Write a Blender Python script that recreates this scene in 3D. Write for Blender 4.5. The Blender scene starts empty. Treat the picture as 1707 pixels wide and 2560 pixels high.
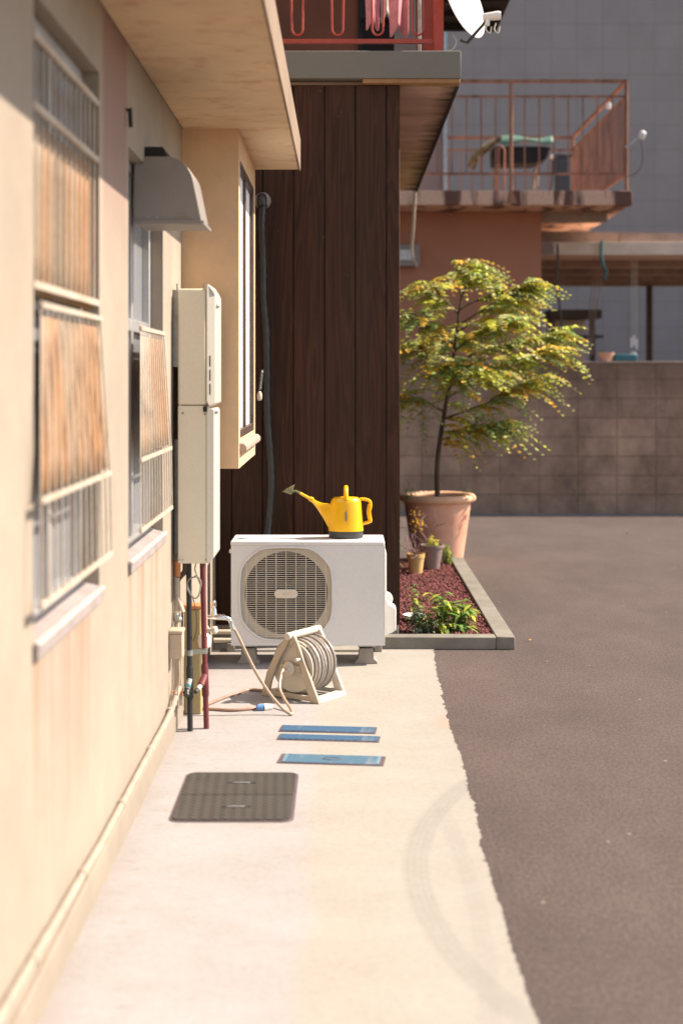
import bpy, bmesh, math, random
from mathutils import Vector, Matrix, Quaternion
R = math.radians
PI = math.pi
random.seed(7)
scn = bpy.context.scene
col = scn.collection

# ------------------------------------------------------------------ camera
EYE = 1.46
cd = bpy.data.cameras.new('camera')
cd.sensor_fit = 'VERTICAL'; cd.sensor_height = 36.0; cd.sensor_width = 24.0
cd.lens = 50.0
cd.shift_x = -0.0026; cd.shift_y = -0.1322
cd.clip_start = 0.05; cd.clip_end = 400
cd.dof.use_dof = True; cd.dof.focus_distance = 6.8; cd.dof.aperture_fstop = 1.8
cam = bpy.data.objects.new('camera', cd)
cam.location = (0, 0, EYE); cam.rotation_euler = (R(90), 0, 0)
col.objects.link(cam); scn.camera = cam

# ------------------------------------------------------------------ light
SUN_EL, SUN_AZ = 46.0, 10.0          # azimuth measured from +X towards +Y
w = bpy.data.worlds.new('World'); scn.world = w; w.use_nodes = True
wn = w.node_tree.nodes; wl = w.node_tree.links
sky = wn.new('ShaderNodeTexSky'); sky.sky_type = 'NISHITA'; sky.sun_disc = False
sky.sun_elevation = R(SUN_EL); sky.sun_rotation = R(90 - SUN_AZ)
sky.dust_density = 1.2; sky.ozone_density = 1.0; sky.air_density = 1.0
wl.new(sky.outputs[0], wn['Background'].inputs[0]); wn['Background'].inputs[1].default_value = 0.115
sd = bpy.data.lights.new('sun', 'SUN'); sd.energy = 4.6; sd.angle = R(0.6); sd.color = (1.0, 0.90, 0.79)
sun = bpy.data.objects.new('sun', sd)
sv = Vector((math.cos(R(SUN_EL))*math.cos(R(SUN_AZ)), math.cos(R(SUN_EL))*math.sin(R(SUN_AZ)), math.sin(R(SUN_EL))))
sun.rotation_euler = (-sv).to_track_quat('-Z', 'Y').to_euler(); sun.location = (6, 4, 9)
col.objects.link(sun)
vs = scn.view_settings
vs.view_transform = 'Standard'; vs.look = 'None'; vs.gamma = 1.0; vs.use_curve_mapping = False
vs.exposure = 1.05
vs.use_white_balance = True; vs.white_balance_temperature = 6900; vs.white_balance_tint = 11

# ------------------------------------------------------------------ helpers
F = 3266.7
def at(x, y, Y):                      # photograph point at a known distance -> world point
    return Vector(((x-790)*Y/F, Y, EYE-(y-865)*Y/F))
def gr(x, y, z=0.004):                # photograph point lying on the ground
    Y = F*(EYE-z)/(y-865); return Vector(((x-790)*Y/F, Y, z))
def Z3(x, y): return (400+x/3.136)*.9186, (1380+y/3.136)*.9186

def world_loc(o):
    v = Vector((0, 0, 0))
    while o is not None: v += Vector(o.location); o = o.parent
    return v

class MB:
    def __init__(s): s.v = []; s.f = []; s.m = []; s.isl = []
    def add(s, vs_, fs, mi=0):
        n = len(s.v); s.isl.append((n, len(s.f))); s.v += [tuple(p) for p in vs_]
        for f in fs: s.f.append(tuple(i+n for i in f)); s.m.append(mi)
        return s
    def box(s, x0, x1, y0, y1, z0, z1, mi=0):
        v = [(x0,y0,z0),(x1,y0,z0),(x1,y1,z0),(x0,y1,z0),(x0,y0,z1),(x1,y0,z1),(x1,y1,z1),(x0,y1,z1)]
        return s.add(v, [(0,3,2,1),(4,5,6,7),(0,1,5,4),(1,2,6,5),(2,3,7,6),(3,0,4,7)], mi)
    def obox(s, c, half, rot=None, mi=0):
        rot = rot or Matrix.Identity(3)
        c = Vector(c); v = []
        for dz in (-1, 1):
            for dx, dy in ((-1,-1),(1,-1),(1,1),(-1,1)):
                v.append(c + rot @ Vector((dx*half[0], dy*half[1], dz*half[2])))
        return s.add(v, [(0,3,2,1),(4,5,6,7),(0,1,5,4),(1,2,6,5),(2,3,7,6),(3,0,4,7)], mi)
    def bar(s, a, b, wd, th, up=(0,0,1), mi=0):
        a = Vector(a); b = Vector(b); d = (b-a); L = d.length; d.normalize()
        upv = Vector(up)
        if abs(d.dot(upv)) > .98: upv = Vector((0,1,0))
        sd_ = d.cross(upv).normalized(); u = sd_.cross(d)
        rot = Matrix((d, sd_, u)).transposed()
        return s.obox((a+b)/2, (L/2, wd/2, th/2), rot, mi)
    def tube(s, pts, r, n=8, caps=True, mi=0, closed=False):
        pts = [Vector(p) for p in pts]; N = len(pts)
        rs = r if isinstance(r, (list, tuple)) else [r]*N
        t0 = (pts[1]-pts[0]).normalized()
        ref = Vector((0,0,1)) if abs(t0.z) < .9 else Vector((1,0,0))
        nrm = (ref - t0*ref.dot(t0)).normalized(); vsl = []
        for i, p in enumerate(pts):
            if closed: t = (pts[(i+1) % N]-pts[i-1])
            else: t = pts[min(i+1, N-1)]-pts[max(i-1, 0)]
            t.normalize()
            nrm = (nrm - t*nrm.dot(t)).normalized(); b = t.cross(nrm)
            for k in range(n):
                a = 2*PI*k/n; vsl.append(p + (nrm*math.cos(a)+b*math.sin(a))*rs[i])
        fs = []
        for i in range(N if closed else N-1):
            j = (i+1) % N
            for k in range(n):
                k2 = (k+1) % n; fs.append((i*n+k, i*n+k2, j*n+k2, j*n+k))
        if caps and not closed:
            fs.append(tuple(range(n-1, -1, -1))); fs.append(tuple((N-1)*n+k for k in range(n)))
        return s.add(vsl, fs, mi)
    def lathe(s, prof, c, n=24, axis=(0,0,1), sx=1, sy=1, mi=0, cap0=True, cap1=True):
        c = Vector(c); ax = Vector(axis).normalized(); q = Vector((0,0,1)).rotation_difference(ax); v = []
        for r, z in prof:
            for k in range(n):
                a = 2*PI*k/n; v.append(c + q @ Vector((r*sx*math.cos(a), r*sy*math.sin(a), z)))
        fs = []
        for i in range(len(prof)-1):
            for k in range(n):
                k2 = (k+1) % n; fs.append((i*n+k, i*n+k2, (i+1)*n+k2, (i+1)*n+k))
        if cap0: fs.append(tuple(range(n-1, -1, -1)))
        if cap1: fs.append(tuple((len(prof)-1)*n+k for k in range(n)))
        return s.add(v, fs, mi)
    def prism(s, poly, ext, mi=0):
        poly = [Vector(p) for p in poly]; e = Vector(ext); n = len(poly)
        fs = [tuple(range(n)), tuple(2*n-1-k for k in range(n))]
        for k in range(n):
            k2 = (k+1) % n; fs.append((k, n+k, n+k2, k2))
        return s.add(poly+[p+e for p in poly], fs, mi)
    def grid(s, nu, nv, fn, mi=0):
        v = [fn(i/nu, j/nv) for j in range(nv+1) for i in range(nu+1)]
        fs = [(j*(nu+1)+i, j*(nu+1)+i+1, (j+1)*(nu+1)+i+1, (j+1)*(nu+1)+i) for j in range(nv) for i in range(nu)]
        return s.add(v, fs, mi)
    def each(s, name, mats, parent, **kw):      # every separate piece becomes an object of its own
        out = []
        for i, (v0, f0) in enumerate(s.isl):
            v1, f1 = s.isl[i+1] if i+1 < len(s.isl) else (len(s.v), len(s.f))
            q = MB(); q.add(s.v[v0:v1], [tuple(k-v0 for k in f) for f in s.f[f0:f1]]); q.m = s.m[f0:f1]
            out.append(q.build(name, mats, parent, **kw))
        return out
    def build(s, name, mats, parent=None, origin=None, bevel=0, smooth=35, thick=0, seg=2, fix=True):
        off = world_loc(parent) if parent else Vector(origin or (0,0,0))
        me = bpy.data.meshes.new(name)
        me.from_pydata([tuple(Vector(p)-off) for p in s.v], [], s.f)
        if not isinstance(mats, (list, tuple)): mats = [mats]
        for m in mats: me.materials.append(m)
        for p, mi in zip(me.polygons, s.m): p.material_index = mi
        if fix:
            bm = bmesh.new(); bm.from_mesh(me); bmesh.ops.recalc_face_normals(bm, faces=bm.faces); bm.to_mesh(me); bm.free()
        if smooth:
            me.shade_smooth(); me.set_sharp_from_angle(angle=R(smooth))
        o = bpy.data.objects.new(name, me); col.objects.link(o)
        if parent: o.parent = parent
        elif origin: o.location = origin
        if thick:
            md = o.modifiers.new('solid', 'SOLIDIFY'); md.thickness = thick; md.offset = 0
        if bevel:
            md = o.modifiers.new('bevel', 'BEVEL'); md.width = bevel; md.segments = seg; md.limit_method = 'ANGLE'; md.angle_limit = R(40)
            md.harden_normals = False
        return o

def tag(o, label=None, cat=None, group=None, kind=None):
    if label: o['label'] = label
    if cat: o['category'] = cat
    if group: o['group'] = group
    if kind: o['kind'] = kind
    return o
def thing(name, label, cat, loc=(0,0,0), group=None, rz=0):
    o = bpy.data.objects.new(name, None); col.objects.link(o); o.location = loc
    o.empty_display_size = .1; o.rotation_euler = (0, 0, rz)
    return tag(o, label, cat, group)
def copy_tree(o, parent=None):
    c = o.copy(); col.objects.link(c)
    if parent: c.parent = parent
    for ch in [x for x in bpy.data.objects if x.parent == o]: copy_tree(ch, c)
    return c
def spline(pts, k=8):                 # Catmull-Rom through points
    P = [Vector(p) for p in pts]; P = [2*P[0]-P[1]] + P + [2*P[-1]-P[-2]]; out = []
    for i in range(1, len(P)-2):
        for j in range(k):
            t = j/k; a, b, c, d = P[i-1], P[i], P[i+1], P[i+2]
            out.append(.5*((2*b)+(c-a)*t+(2*a-5*b+4*c-d)*t*t+(3*b-a-3*c+d)*t**3))
    out.append(P[-2]); return out

# ------------------------------------------------------------------ materials
def nt(name):
    m = bpy.data.materials.new(name); m.use_nodes = True; t = m.node_tree
    return m, t, t.nodes['Principled BSDF']
class N:
    """tiny node-graph helper"""
    def __init__(s, t): s.t = t
    def n(s, typ, **kw):
        x = s.t.nodes.new(typ)
        for k, v in kw.items(): setattr(x, k, v)
        return x
    def l(s, a, b): s.t.links.new(a, b)
    def put(s, inp, v):
        if hasattr(v, 'is_linked') or hasattr(v, 'links'): s.l(v, inp)
        else: inp.default_value = v
    def math(s, op, a, b=0.0, c=None, clamp=False):
        x = s.n('ShaderNodeMath', operation=op); x.use_clamp = clamp
        s.put(x.inputs[0], a); s.put(x.inputs[1], b)
        if c is not None: s.put(x.inputs[2], c)
        return x.outputs[0]
    def mix(s, f, a, b, mode='MIX'):
        x = s.n('ShaderNodeMix', data_type='RGBA', blend_type=mode); s.put(x.inputs[0], f)
        for i, v in ((6, a), (7, b)):
            if isinstance(v, (tuple, list)): v = tuple(v)+(1,) if len(v) == 3 else v
            s.put(x.inputs[i], v)
        return x.outputs[2]
    def ramp(s, f, stops):
        x = s.n('ShaderNodeValToRGB'); e = x.color_ramp.elements
        e[0].position = stops[0][0]; e[1].position = stops[-1][0]
        def c4(c): return (c, c, c, 1) if isinstance(c, (int, float)) else tuple(c)+(1,)
        e[0].color = c4(stops[0][1]); e[1].color = c4(stops[-1][1])
        for p, c in stops[1:-1]:
            q = e.new(p); q.color = c4(c)
        s.l(f, x.inputs[0]); return x.outputs[0]
    def co(s, scale=(1,1,1), kind='Object'):
        c = s.n('ShaderNodeTexCoord'); m = s.n('ShaderNodeMapping'); m.inputs['Scale'].default_value = scale
        s.l(c.outputs[kind], m.inputs[0]); return m.outputs[0]
    def pos(s, scale=(1,1,1)):
        c = s.n('ShaderNodeNewGeometry'); m = s.n('ShaderNodeMapping'); m.inputs['Scale'].default_value = scale
        s.l(c.outputs['Position'], m.inputs[0]); return m.outputs[0]
    def noise(s, vec, scale=5, detail=4, rough=.55, dist=0):
        x = s.n('ShaderNodeTexNoise'); x.inputs['Scale'].default_value = scale; x.inputs['Detail'].default_value = detail
        x.inputs['Roughness'].default_value = rough; x.inputs['Distortion'].default_value = dist
        s.l(vec, x.inputs['Vector']); return x.outputs[0]
    def sep(s, vec):
        x = s.n('ShaderNodeSeparateXYZ'); s.l(vec, x.inputs[0]); return x.outputs
    def bump(s, h, strength=.3, dist=.01, nrm=None):
        x = s.n('ShaderNodeBump'); x.inputs['Strength'].default_value = strength; x.inputs['Distance'].default_value = dist
        s.l(h, x.inputs['Height'])
        if nrm is not None: s.l(nrm, x.inputs['Normal'])
        return x.outputs[0]

def M(name, c, rough=.55, var=.1, scale=6, bump=.15, bscale=120, bdist=.002, metal=0, c2=None, lo=.35, hi=.65,
      stretch=(1,1,1), coat=0, spec=.5, fine=.05):
    m, t, b = nt(name); g = N(t)
    v = g.co(stretch)
    f = g.noise(v, scale, 5, .6)
    a = tuple(x*(1-var) for x in c); d = tuple(min(1, x*(1+var)) for x in c) if c2 is None else c2
    base = g.ramp(f, [(lo, a), (hi, d)])
    if fine:
        f2 = g.noise(g.co(), 90, 3, .7)
        base = g.mix(1.0, base, g.ramp(f2, [(.2, 1-fine*2), (.8, 1.0)]), 'MULTIPLY')
    g.l(base, b.inputs['Base Color'])
    b.inputs['Roughness'].default_value = rough; b.inputs['Metallic'].default_value = metal
    b.inputs['Specular IOR Level'].default_value = spec; b.inputs['Coat Weight'].default_value = coat
    rr = g.math('MULTIPLY_ADD', f, .25, rough-.12, clamp=True); g.l(rr, b.inputs['Roughness'])
    if bump: g.l(g.bump(g.noise(g.co(), bscale, 4, .6), bump, bdist), b.inputs['Normal'])
    return m

def mat_stucco(name, c, stain, stain_amt=.35, pier=False, sills=()):
    m, t, b = nt(name); g = N(t)
    p = g.pos(); X, Y, Zc = g.sep(p)
    big = g.noise(g.pos(), 1.1, 4, .55)
    base = g.mix(g.ramp(big, [(.35, 0.0), (.7, 1.0)]), c, tuple(k*.86 for k in c))
    blot = g.noise(g.pos(), 5.5, 6, .75)
    base = g.mix(1.0, base, g.ramp(blot, [(.3, .90), (.7, 1.05)]), 'MULTIPLY')
    streak = g.noise(g.pos((7, 9, .35)), 1.0, 5, .65)
    st = g.ramp(streak, [(.52, 0.0), (.72, 1.0)])
    base = g.mix(g.math('MULTIPLY', st, stain_amt), base, stain)
    # wear rising from the foot of the wall
    low = g.ramp(g.math('ADD', Zc, g.math('MULTIPLY', g.noise(g.pos((1, 2, 1)), 4, 5, .7), .25)), [(.14, 1.0), (.33, 0.0)])
    base = g.mix(g.math('MULTIPLY', low, .42), base, tuple(k*.5 for k in c))
    for y0, y1, zt in sills:          # rust runs below the sills
        iny = g.math('MULTIPLY', g.math('GREATER_THAN', Y, y0), g.math('LESS_THAN', Y, y1))
        below = g.math('MULTIPLY', g.math('LESS_THAN', Zc, zt), g.ramp(g.math('SUBTRACT', zt, Zc), [(0.0, 1.0), (.55, 0.0)]))
        run = g.ramp(g.noise(g.pos((1, 17, .5)), 1.0, 3, .5), [(.46, 0.0), (.62, 1.0)])
        f = g.math('MULTIPLY', g.math('MULTIPLY', iny, below), g.math('MULTIPLY', run, .55))
        base = g.mix(f, base, (.32, .15, .085))
    if pier:                          # old pinkish-brown paint on the pier between the windows
        iny = g.ramp(g.math('ABSOLUTE', g.math('SUBTRACT', Y, 4.36)), [(.20, 1.0), (.25, 0.0)])
        inz = g.ramp(g.math('ADD', Zc, g.math('MULTIPLY', g.noise(g.pos((1, 26, 1.2)), 1.0, 4, .7), .7)), [(1.0, 0.0), (1.0+.001, 0.0)])
        hz = g.math('SUBTRACT', Zc, g.math('MULTIPLY', g.noise(g.pos((1, 26, 1.0)), 1.0, 4, .7), .55))
        inz = g.ramp(hz, [(0.0, 0.0), (1.0, 1.0)])
        inz = g.math('MULTIPLY', g.math('SUBTRACT', hz, 1.48), 2.4, clamp=True)
        base = g.mix(g.math('MULTIPLY', g.math('MULTIPLY', iny, inz), .85), base, (.30, .185, .155))
    g.l(base, b.inputs['Base Color']); b.inputs['Roughness'].default_value = .9
    b.inputs['Specular IOR Level'].default_value = .2
    h = g.math('ADD', g.noise(g.pos(), 140, 3, .7), g.math('MULTIPLY', g.noise(g.pos(), 30, 3, .6), .6))
    g.l(g.bump(h, .45, .004), b.inputs['Normal'])
    return m

def _n(): pass
def mat_concrete_path():
    m, t, b = nt('pale_concrete'); g = N(t)
    p = g.pos(); X, Y, Zc = g.sep(p)
    c1, c2 = (.350, .335, .33), (.350, .328, .285)
    wob = g.math('MULTIPLY', g.math('SUBTRACT', g.noise(g.pos(), 2.2, 4, .6), .5), .12)
    side = g.math('MULTIPLY', g.math('ADD', g.math('ADD', X, .15), wob), 14, clamp=True)
    base = g.mix(side, c1, c2)
    n1 = g.noise(g.pos((1, 1.6, 1)), 2.6, 6, .65)
    base = g.mix(g.ramp(n1, [(.32, .42), (.68, 0.0)]), base, (.27, .235, .205))
    fine = g.noise(g.pos((1, 1.5, 1)), 55, 4, .8)
    base = g.mix(1.0, base, g.ramp(fine, [(.3, .86), (.7, 1.08)]), 'MULTIPLY')
    n2 = g.noise(g.pos((1, 3.5, 1)), 9, 5, .7)
    left = g.math('MULTIPLY', g.math('SUBTRACT', -.32, X), 4.0, clamp=True)
    base = g.mix(g.math('MULTIPLY', g.math('ADD', .16, g.math('MULTIPLY', left, .75)), g.ramp(n2, [(.55, 0.0), (.72, 1.0)])), base, (.25, .22, .20))
    # dirt along the wall foot
    foot = g.math('MULTIPLY', g.math('SUBTRACT', -.61, g.math('ADD', X, wob)), 9, clamp=True)
    base = g.mix(g.math('MULTIPLY', foot, .45), base, (.24, .20, .165))
    # grey wash near the ragged edge
    edge = g.math('MULTIPLY', g.math('SUBTRACT', g.math('ADD', X, wob), .28), 5, clamp=True)
    base = g.mix(g.math('MULTIPLY', edge, .5), base, (.30, .275, .24))
    # curved tyre mark
    def arc(cx, cy, rad, half, y0, y1, amt, base):
        d = g.math('SQRT', g.math('ADD', g.math('POWER', g.math('SUBTRACT', X, cx), 2), g.math('POWER', g.math('SUBTRACT', Y, cy), 2)))
        e = g.math('SUBTRACT', d, rad)
        band = g.math('MULTIPLY', g.math('SUBTRACT', half, g.math('ABSOLUTE', e)), 60, clamp=True)
        tread = g.math('ADD', .82, g.math('MULTIPLY', g.math('SINE', g.math('MULTIPLY', e, 330)), .18))
        ya = g.math('MULTIPLY', g.math('SUBTRACT', Y, y0), 3, clamp=True); yb = g.math('MULTIPLY', g.math('SUBTRACT', y1, Y), 8, clamp=True)
        f = g.math('MULTIPLY', g.math('MULTIPLY', band, tread), g.math('MULTIPLY', ya, yb))
        f = g.math('MULTIPLY', f, g.math('ADD', .45, g.noise(g.pos(), 6, 4, .6)))
        return g.mix(g.math('MULTIPLY', f, amt), base, (.19, .185, .175))
    base = arc(2.36, 4.12, 2.15, .046, 3.0, 5.25, .34, base)
    base = arc(-9.0, 4.0, 9.36, .035, 2.4, 4.9, .18, base)
    # hairline crack across the slab and a damp brown patch at its end
    cr = g.math('ABSOLUTE', g.math('SUBTRACT', g.math('ADD', Y, g.math('MULTIPLY', g.noise(g.pos(), 5, 3, .6), .05)), g.math('ADD', 5.88, g.math('MULTIPLY', X, .12))))
    crf = g.math('MULTIPLY', g.math('MULTIPLY', g.math('SUBTRACT', .006, cr), 220, clamp=True), g.math('MULTIPLY', g.math('SUBTRACT', X, .14), 9, clamp=True))
    base = g.mix(g.math('MULTIPLY', crf, .55), base, (.33, .28, .23))
    dx = g.math('DIVIDE', g.math('SUBTRACT', X, .44), .075); dy = g.math('DIVIDE', g.math('SUBTRACT', Y, 6.0), .15)
    dd = g.math('ADD', g.math('ADD', g.math('MULTIPLY', dx, dx), g.math('MULTIPLY', dy, dy)), g.math('MULTIPLY', wob, 9))
    base = g.mix(g.ramp(dd, [(.3, .55), (1.0, 0.0)]), base, (.36, .26, .20))
    # specks
    vo = g.n('ShaderNodeTexVoronoi'); vo.inputs['Scale'].default_value = 9; g.l(g.pos(), vo.inputs['Vector'])
    base = g.mix(g.ramp(vo.outputs['Distance'], [(.018, .7), (.04, 0.0)]), base, (.16, .13, .11))
    g.l(base, b.inputs['Base Color']); b.inputs['Roughness'].default_value = .88; b.inputs['Specular IOR Level'].default_value = .25
    h = g.math('ADD', g.noise(g.pos(), 160, 4, .7), g.math('MULTIPLY', g.noise(g.pos((1, 2, 1)), 16, 4, .6), 1.4))
    g.l(g.bump(h, .35, .003), b.inputs['Normal'])
    return m

def mat_asphalt():
    m, t, b = nt('asphalt'); g = N(t)
    big = g.noise(g.pos((1, .5, 1)), 1.6, 6, .7); fine = g.noise(g.pos(), 230, 3, .8); mid = g.noise(g.pos((1, .8, 1)), 9, 6, .75)
    base = g.mix(g.ramp(big, [(.3, 0.0), (.7, 1.0)]), (.096, .072, .063), (.136, .104, .092))
    base = g.mix(g.ramp(mid, [(.56, 0.0), (.75, .5)]), base, (.075, .058, .052))
    base = g.mix(1.0, base, g.ramp(fine, [(.3, .55), (.72, 1.35)]), 'MULTIPLY')
    base = g.mix(1.0, base, g.ramp(g.noise(g.pos((1, .55, 1)), 85, 3, .85), [(.36, .68), (.64, 1.28)]), 'MULTIPLY')
    vo = g.n('ShaderNodeTexVoronoi'); vo.inputs['Scale'].default_value = 6; g.l(g.pos(), vo.inputs['Vector'])
    base = g.mix(g.ramp(vo.outputs['Distance'], [(.03, .8), (.05, 0.0)]), base, (.34, .28, .22))
    g.l(base, b.inputs['Base Color']); b.inputs['Roughness'].default_value = .92; b.inputs['Specular IOR Level'].default_value = .25
    g.l(g.bump(g.noise(g.pos(), 190, 4, .8), .7, .006), b.inputs['Normal'])
    return m

def mat_wood():
    m, t, b = nt('burnt_wood'); g = N(t)
    p = g.co(); X, Y, Zc = g.sep(p)
    idx = g.math('FLOOR', g.math('DIVIDE', g.math('ADD', X, .8), .165))
    wn_ = g.n('ShaderNodeTexWhiteNoise', noise_dimensions='1D'); g.l(idx, wn_.inputs['W'])
    rnd = wn_.outputs['Value']
    shift = g.n('ShaderNodeCombineXYZ'); g.l(g.math('MULTIPLY', rnd, 9), shift.inputs[0]); g.l(g.math('MULTIPLY', rnd, 31), shift.inputs[2])
    add = g.n('ShaderNodeVectorMath', operation='ADD'); g.l(p, add.inputs[0]); g.l(shift.outputs[0], add.inputs[1])
    mp = g.n('ShaderNodeMapping'); mp.inputs['Scale'].default_value = (9, 1, .55); g.l(add.outputs[0], mp.inputs[0])
    field = g.noise(mp.outputs[0], 1.0, 2, .5, .25)
    rings = g.math('FRACT', g.math('MULTIPLY', field, 11))
    rg = g.ramp(rings, [(0, 0.0), (.75, 1.0), (.97, 0.15), (1, 0)])
    mp2 = g.n('ShaderNodeMapping'); mp2.inputs['Scale'].default_value = (120, 1, 2.2); g.l(add.outputs[0], mp2.inputs[0])
    fib = g.noise(mp2.outputs[0], 1.0, 4, .6)
    base = g.mix(g.math('MULTIPLY', rg, .6), (.033, .0155, .0105), (.098, .043, .025))
    base = g.mix(g.math('MULTIPLY', g.math('SUBTRACT', fib, .3), .9, clamp=True), base, (.058, .027, .018))
    base = g.mix(g.math('MULTIPLY', rnd, .45), base, (.042, .026, .019))
    vo = g.n('ShaderNodeTexVoronoi'); vo.inputs['Scale'].default_value = 13; g.l(p, vo.inputs['Vector'])
    up = g.math('MULTIPLY', g.math('SUBTRACT', Zc, 1.7), .9, clamp=True)
    sp = g.math('MULTIPLY', g.ramp(vo.outputs['Distance'], [(.03, 1.0), (.075, 0.0)]), up)
    base = g.mix(g.math('MULTIPLY', sp, .6), base, (.22, .17, .14))
    g.l(base, b.inputs['Base Color']); b.inputs['Roughness'].default_value = .75; b.inputs['Specular IOR Level'].default_value = .15
    g.l(g.bump(g.math('ADD', fib, g.math('MULTIPLY', rings, .6)), .35, .003), b.inputs['Normal'])
    return m

def mat_tiles(name, c, mortar, bw, bh, msize, offset, var=.15, rough=.9, stain=None, axis='XZ', bumps=.4):
    m, t, b = nt(name); g = N(t)
    p = g.pos(); X, Y, Zc = g.sep(p)
    cb = g.n('ShaderNodeCombineXYZ'); g.l(X if axis == 'XZ' else Y, cb.inputs[0]); g.l(Zc, cb.inputs[1])
    br = g.n('ShaderNodeTexBrick'); br.offset = offset; br.inputs['Scale'].default_value = 1.0
    br.inputs['Brick Width'].default_value = bw; br.inputs['Row Height'].default_value = bh
    br.inputs['Mortar Size'].default_value = msize; br.inputs['Mortar Smooth'].default_value = .3
    br.inputs['Color1'].default_value = tuple(k*(1-var) for k in c)+(1,); br.inputs['Color2'].default_value = tuple(k*(1+var) for k in c)+(1,)
    br.inputs['Mortar'].default_value = tuple(mortar)+(1,); g.l(cb.outputs[0], br.inputs['Vector'])
    base = br.outputs['Color']
    n1 = g.noise(g.pos((1, 1, .7)), 2.2, 6, .7)
    base = g.mix(1.0, base, g.ramp(n1, [(.32, .55), (.68, 1.25)]) if stain else g.ramp(n1, [(.3, .93), (.7, 1.05)]), 'MULTIPLY')
    if stain:
        top = g.ramp(g.math('ADD', Zc, g.math('MULTIPLY', g.noise(g.pos((2, 1, .6)), 3, 5, .7), .7)), [(0, 0.0), (1, 0.0)])
        tf = g.math('MULTIPLY', g.math('SUBTRACT', g.math('ADD', Zc, g.math('MULTIPLY', g.noise(g.pos((2, 1, .6)), 3, 5, .7), .8)), 1.45), 2.2, clamp=True)
        base = g.mix(g.math('MULTIPLY', tf, .62), base, stain)
    g.l(base, b.inputs['Base Color']); b.inputs['Roughness'].default_value = rough; b.inputs['Specular IOR Level'].default_value = .25
    h = g.math('ADD', g.math('MULTIPLY', br.outputs['Fac'], -2.0), g.noise(g.pos(), 60, 4, .7))
    g.l(g.bump(h, bumps, .01), b.inputs['Normal'])
    return m

def mat_rusty(name, c, rust, amt=.6, st=(14, 14, 1.1), rough=.6, thr=(.42, .66)):
    m, t, b = nt(name); g = N(t)
    n1 = g.noise(g.pos(st), 1.0, 5, .6); n2 = g.noise(g.pos(), 40, 4, .7)
    f = g.math('MULTIPLY', g.ramp(n1, [(thr[0], 0.0), (thr[1], 1.0)]), amt)
    base = g.mix(f, c, rust)
    base = g.mix(1.0, base, g.ramp(n2, [(.2, .75), (.7, 1.08)]), 'MULTIPLY')
    g.l(base, b.inputs['Base Color']); b.inputs['Roughness'].default_value = rough
    g.l(g.bump(n2, .2, .002), b.inputs['Normal'])
    return m

def mat_leaf(name, c, c2):
    m, t, b = nt(name); g = N(t)
    base = g.mix(g.ramp(g.noise(g.pos(), 14, 3, .6), [(.35, 0.0), (.65, 1.0)]), c, c2)
    g.l(base, b.inputs['Base Color']); b.inputs['Roughness'].default_value = .6; b.inputs['Specular IOR Level'].default_value = .25
    tr = g.n('ShaderNodeBsdfTranslucent'); g.l(base, tr.inputs[0])
    mx = g.n('ShaderNodeMixShader'); mx.inputs[0].default_value = .3
    g.l(b.outputs[0], mx.inputs[1]); g.l(tr.outputs[0], mx.inputs[2]); g.l(mx.outputs[0], t.nodes['Material Output'].inputs[0])
    return m

def mat_checker():
    m, t, b = nt('chequer_iron'); g = N(t)
    p = g.co(); X, Y, Zc = g.sep(p)
    pp = g.math('DIVIDE', g.math('PINGPONG', X, .0175), .0175)
    tr = g.math('GREATER_THAN', g.math('SINE', g.math('ADD', g.math('MULTIPLY', Y, 205), g.math('MULTIPLY', pp, 4.5))), .2)
    colw = g.math('GREATER_THAN', g.math('SINE', g.math('ADD', g.math('MULTIPLY', X, 180), g.math('MULTIPLY', Y, 8))), 0)
    n = g.noise(g.co(), 7, 4, .6)
    base = g.mix(g.ramp(n, [(.3, 0.0), (.7, 1.0)]), (.020, .0185, .016), (.046, .042, .037))
    base = g.mix(g.math('MULTIPLY', colw, .55), base, (.075, .069, .06))
    base = g.mix(g.math('MULTIPLY', tr, .75), base, (.12, .11, .095))
    g.l(base, b.inputs['Base Color']); b.inputs['Roughness'].default_value = .55; b.inputs['Metallic'].default_value = .25
    g.l(g.bump(tr, .9, .004), b.inputs['Normal'])
    return m

def mat_lid(name, c, sx, sy, dark):
    m, t, b = nt(name); g = N(t)
    p = g.co(); X, Y, Zc = g.sep(p)
    cell = g.math('MULTIPLY', g.math('SINE', g.math('MULTIPLY', X, sx)), g.math('SINE', g.math('MULTIPLY', Y, sy)))
    f = g.math('GREATER_THAN', cell, .0)
    n = g.noise(g.co((1, 1, 1)), 12, 4, .7)
    base = g.mix(g.ramp(n, [(.35, 0.0), (.7, .55)]), c, tuple(k*.6+.05 for k in c))
    base = g.mix(g.math('MULTIPLY', f, .9), base, dark)
    wear = g.ramp(g.noise(g.co((5, 1, 1)), 2, 4, .6), [(.55, 0.0), (.75, .5)])
    base = g.mix(wear, base, (.42, .38, .33))
    g.l(base, b.inputs['Base Color']); b.inputs['Roughness'].default_value = .6
    g.l(g.bump(f, -.8, .004), b.inputs['Normal'])
    return m

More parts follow.
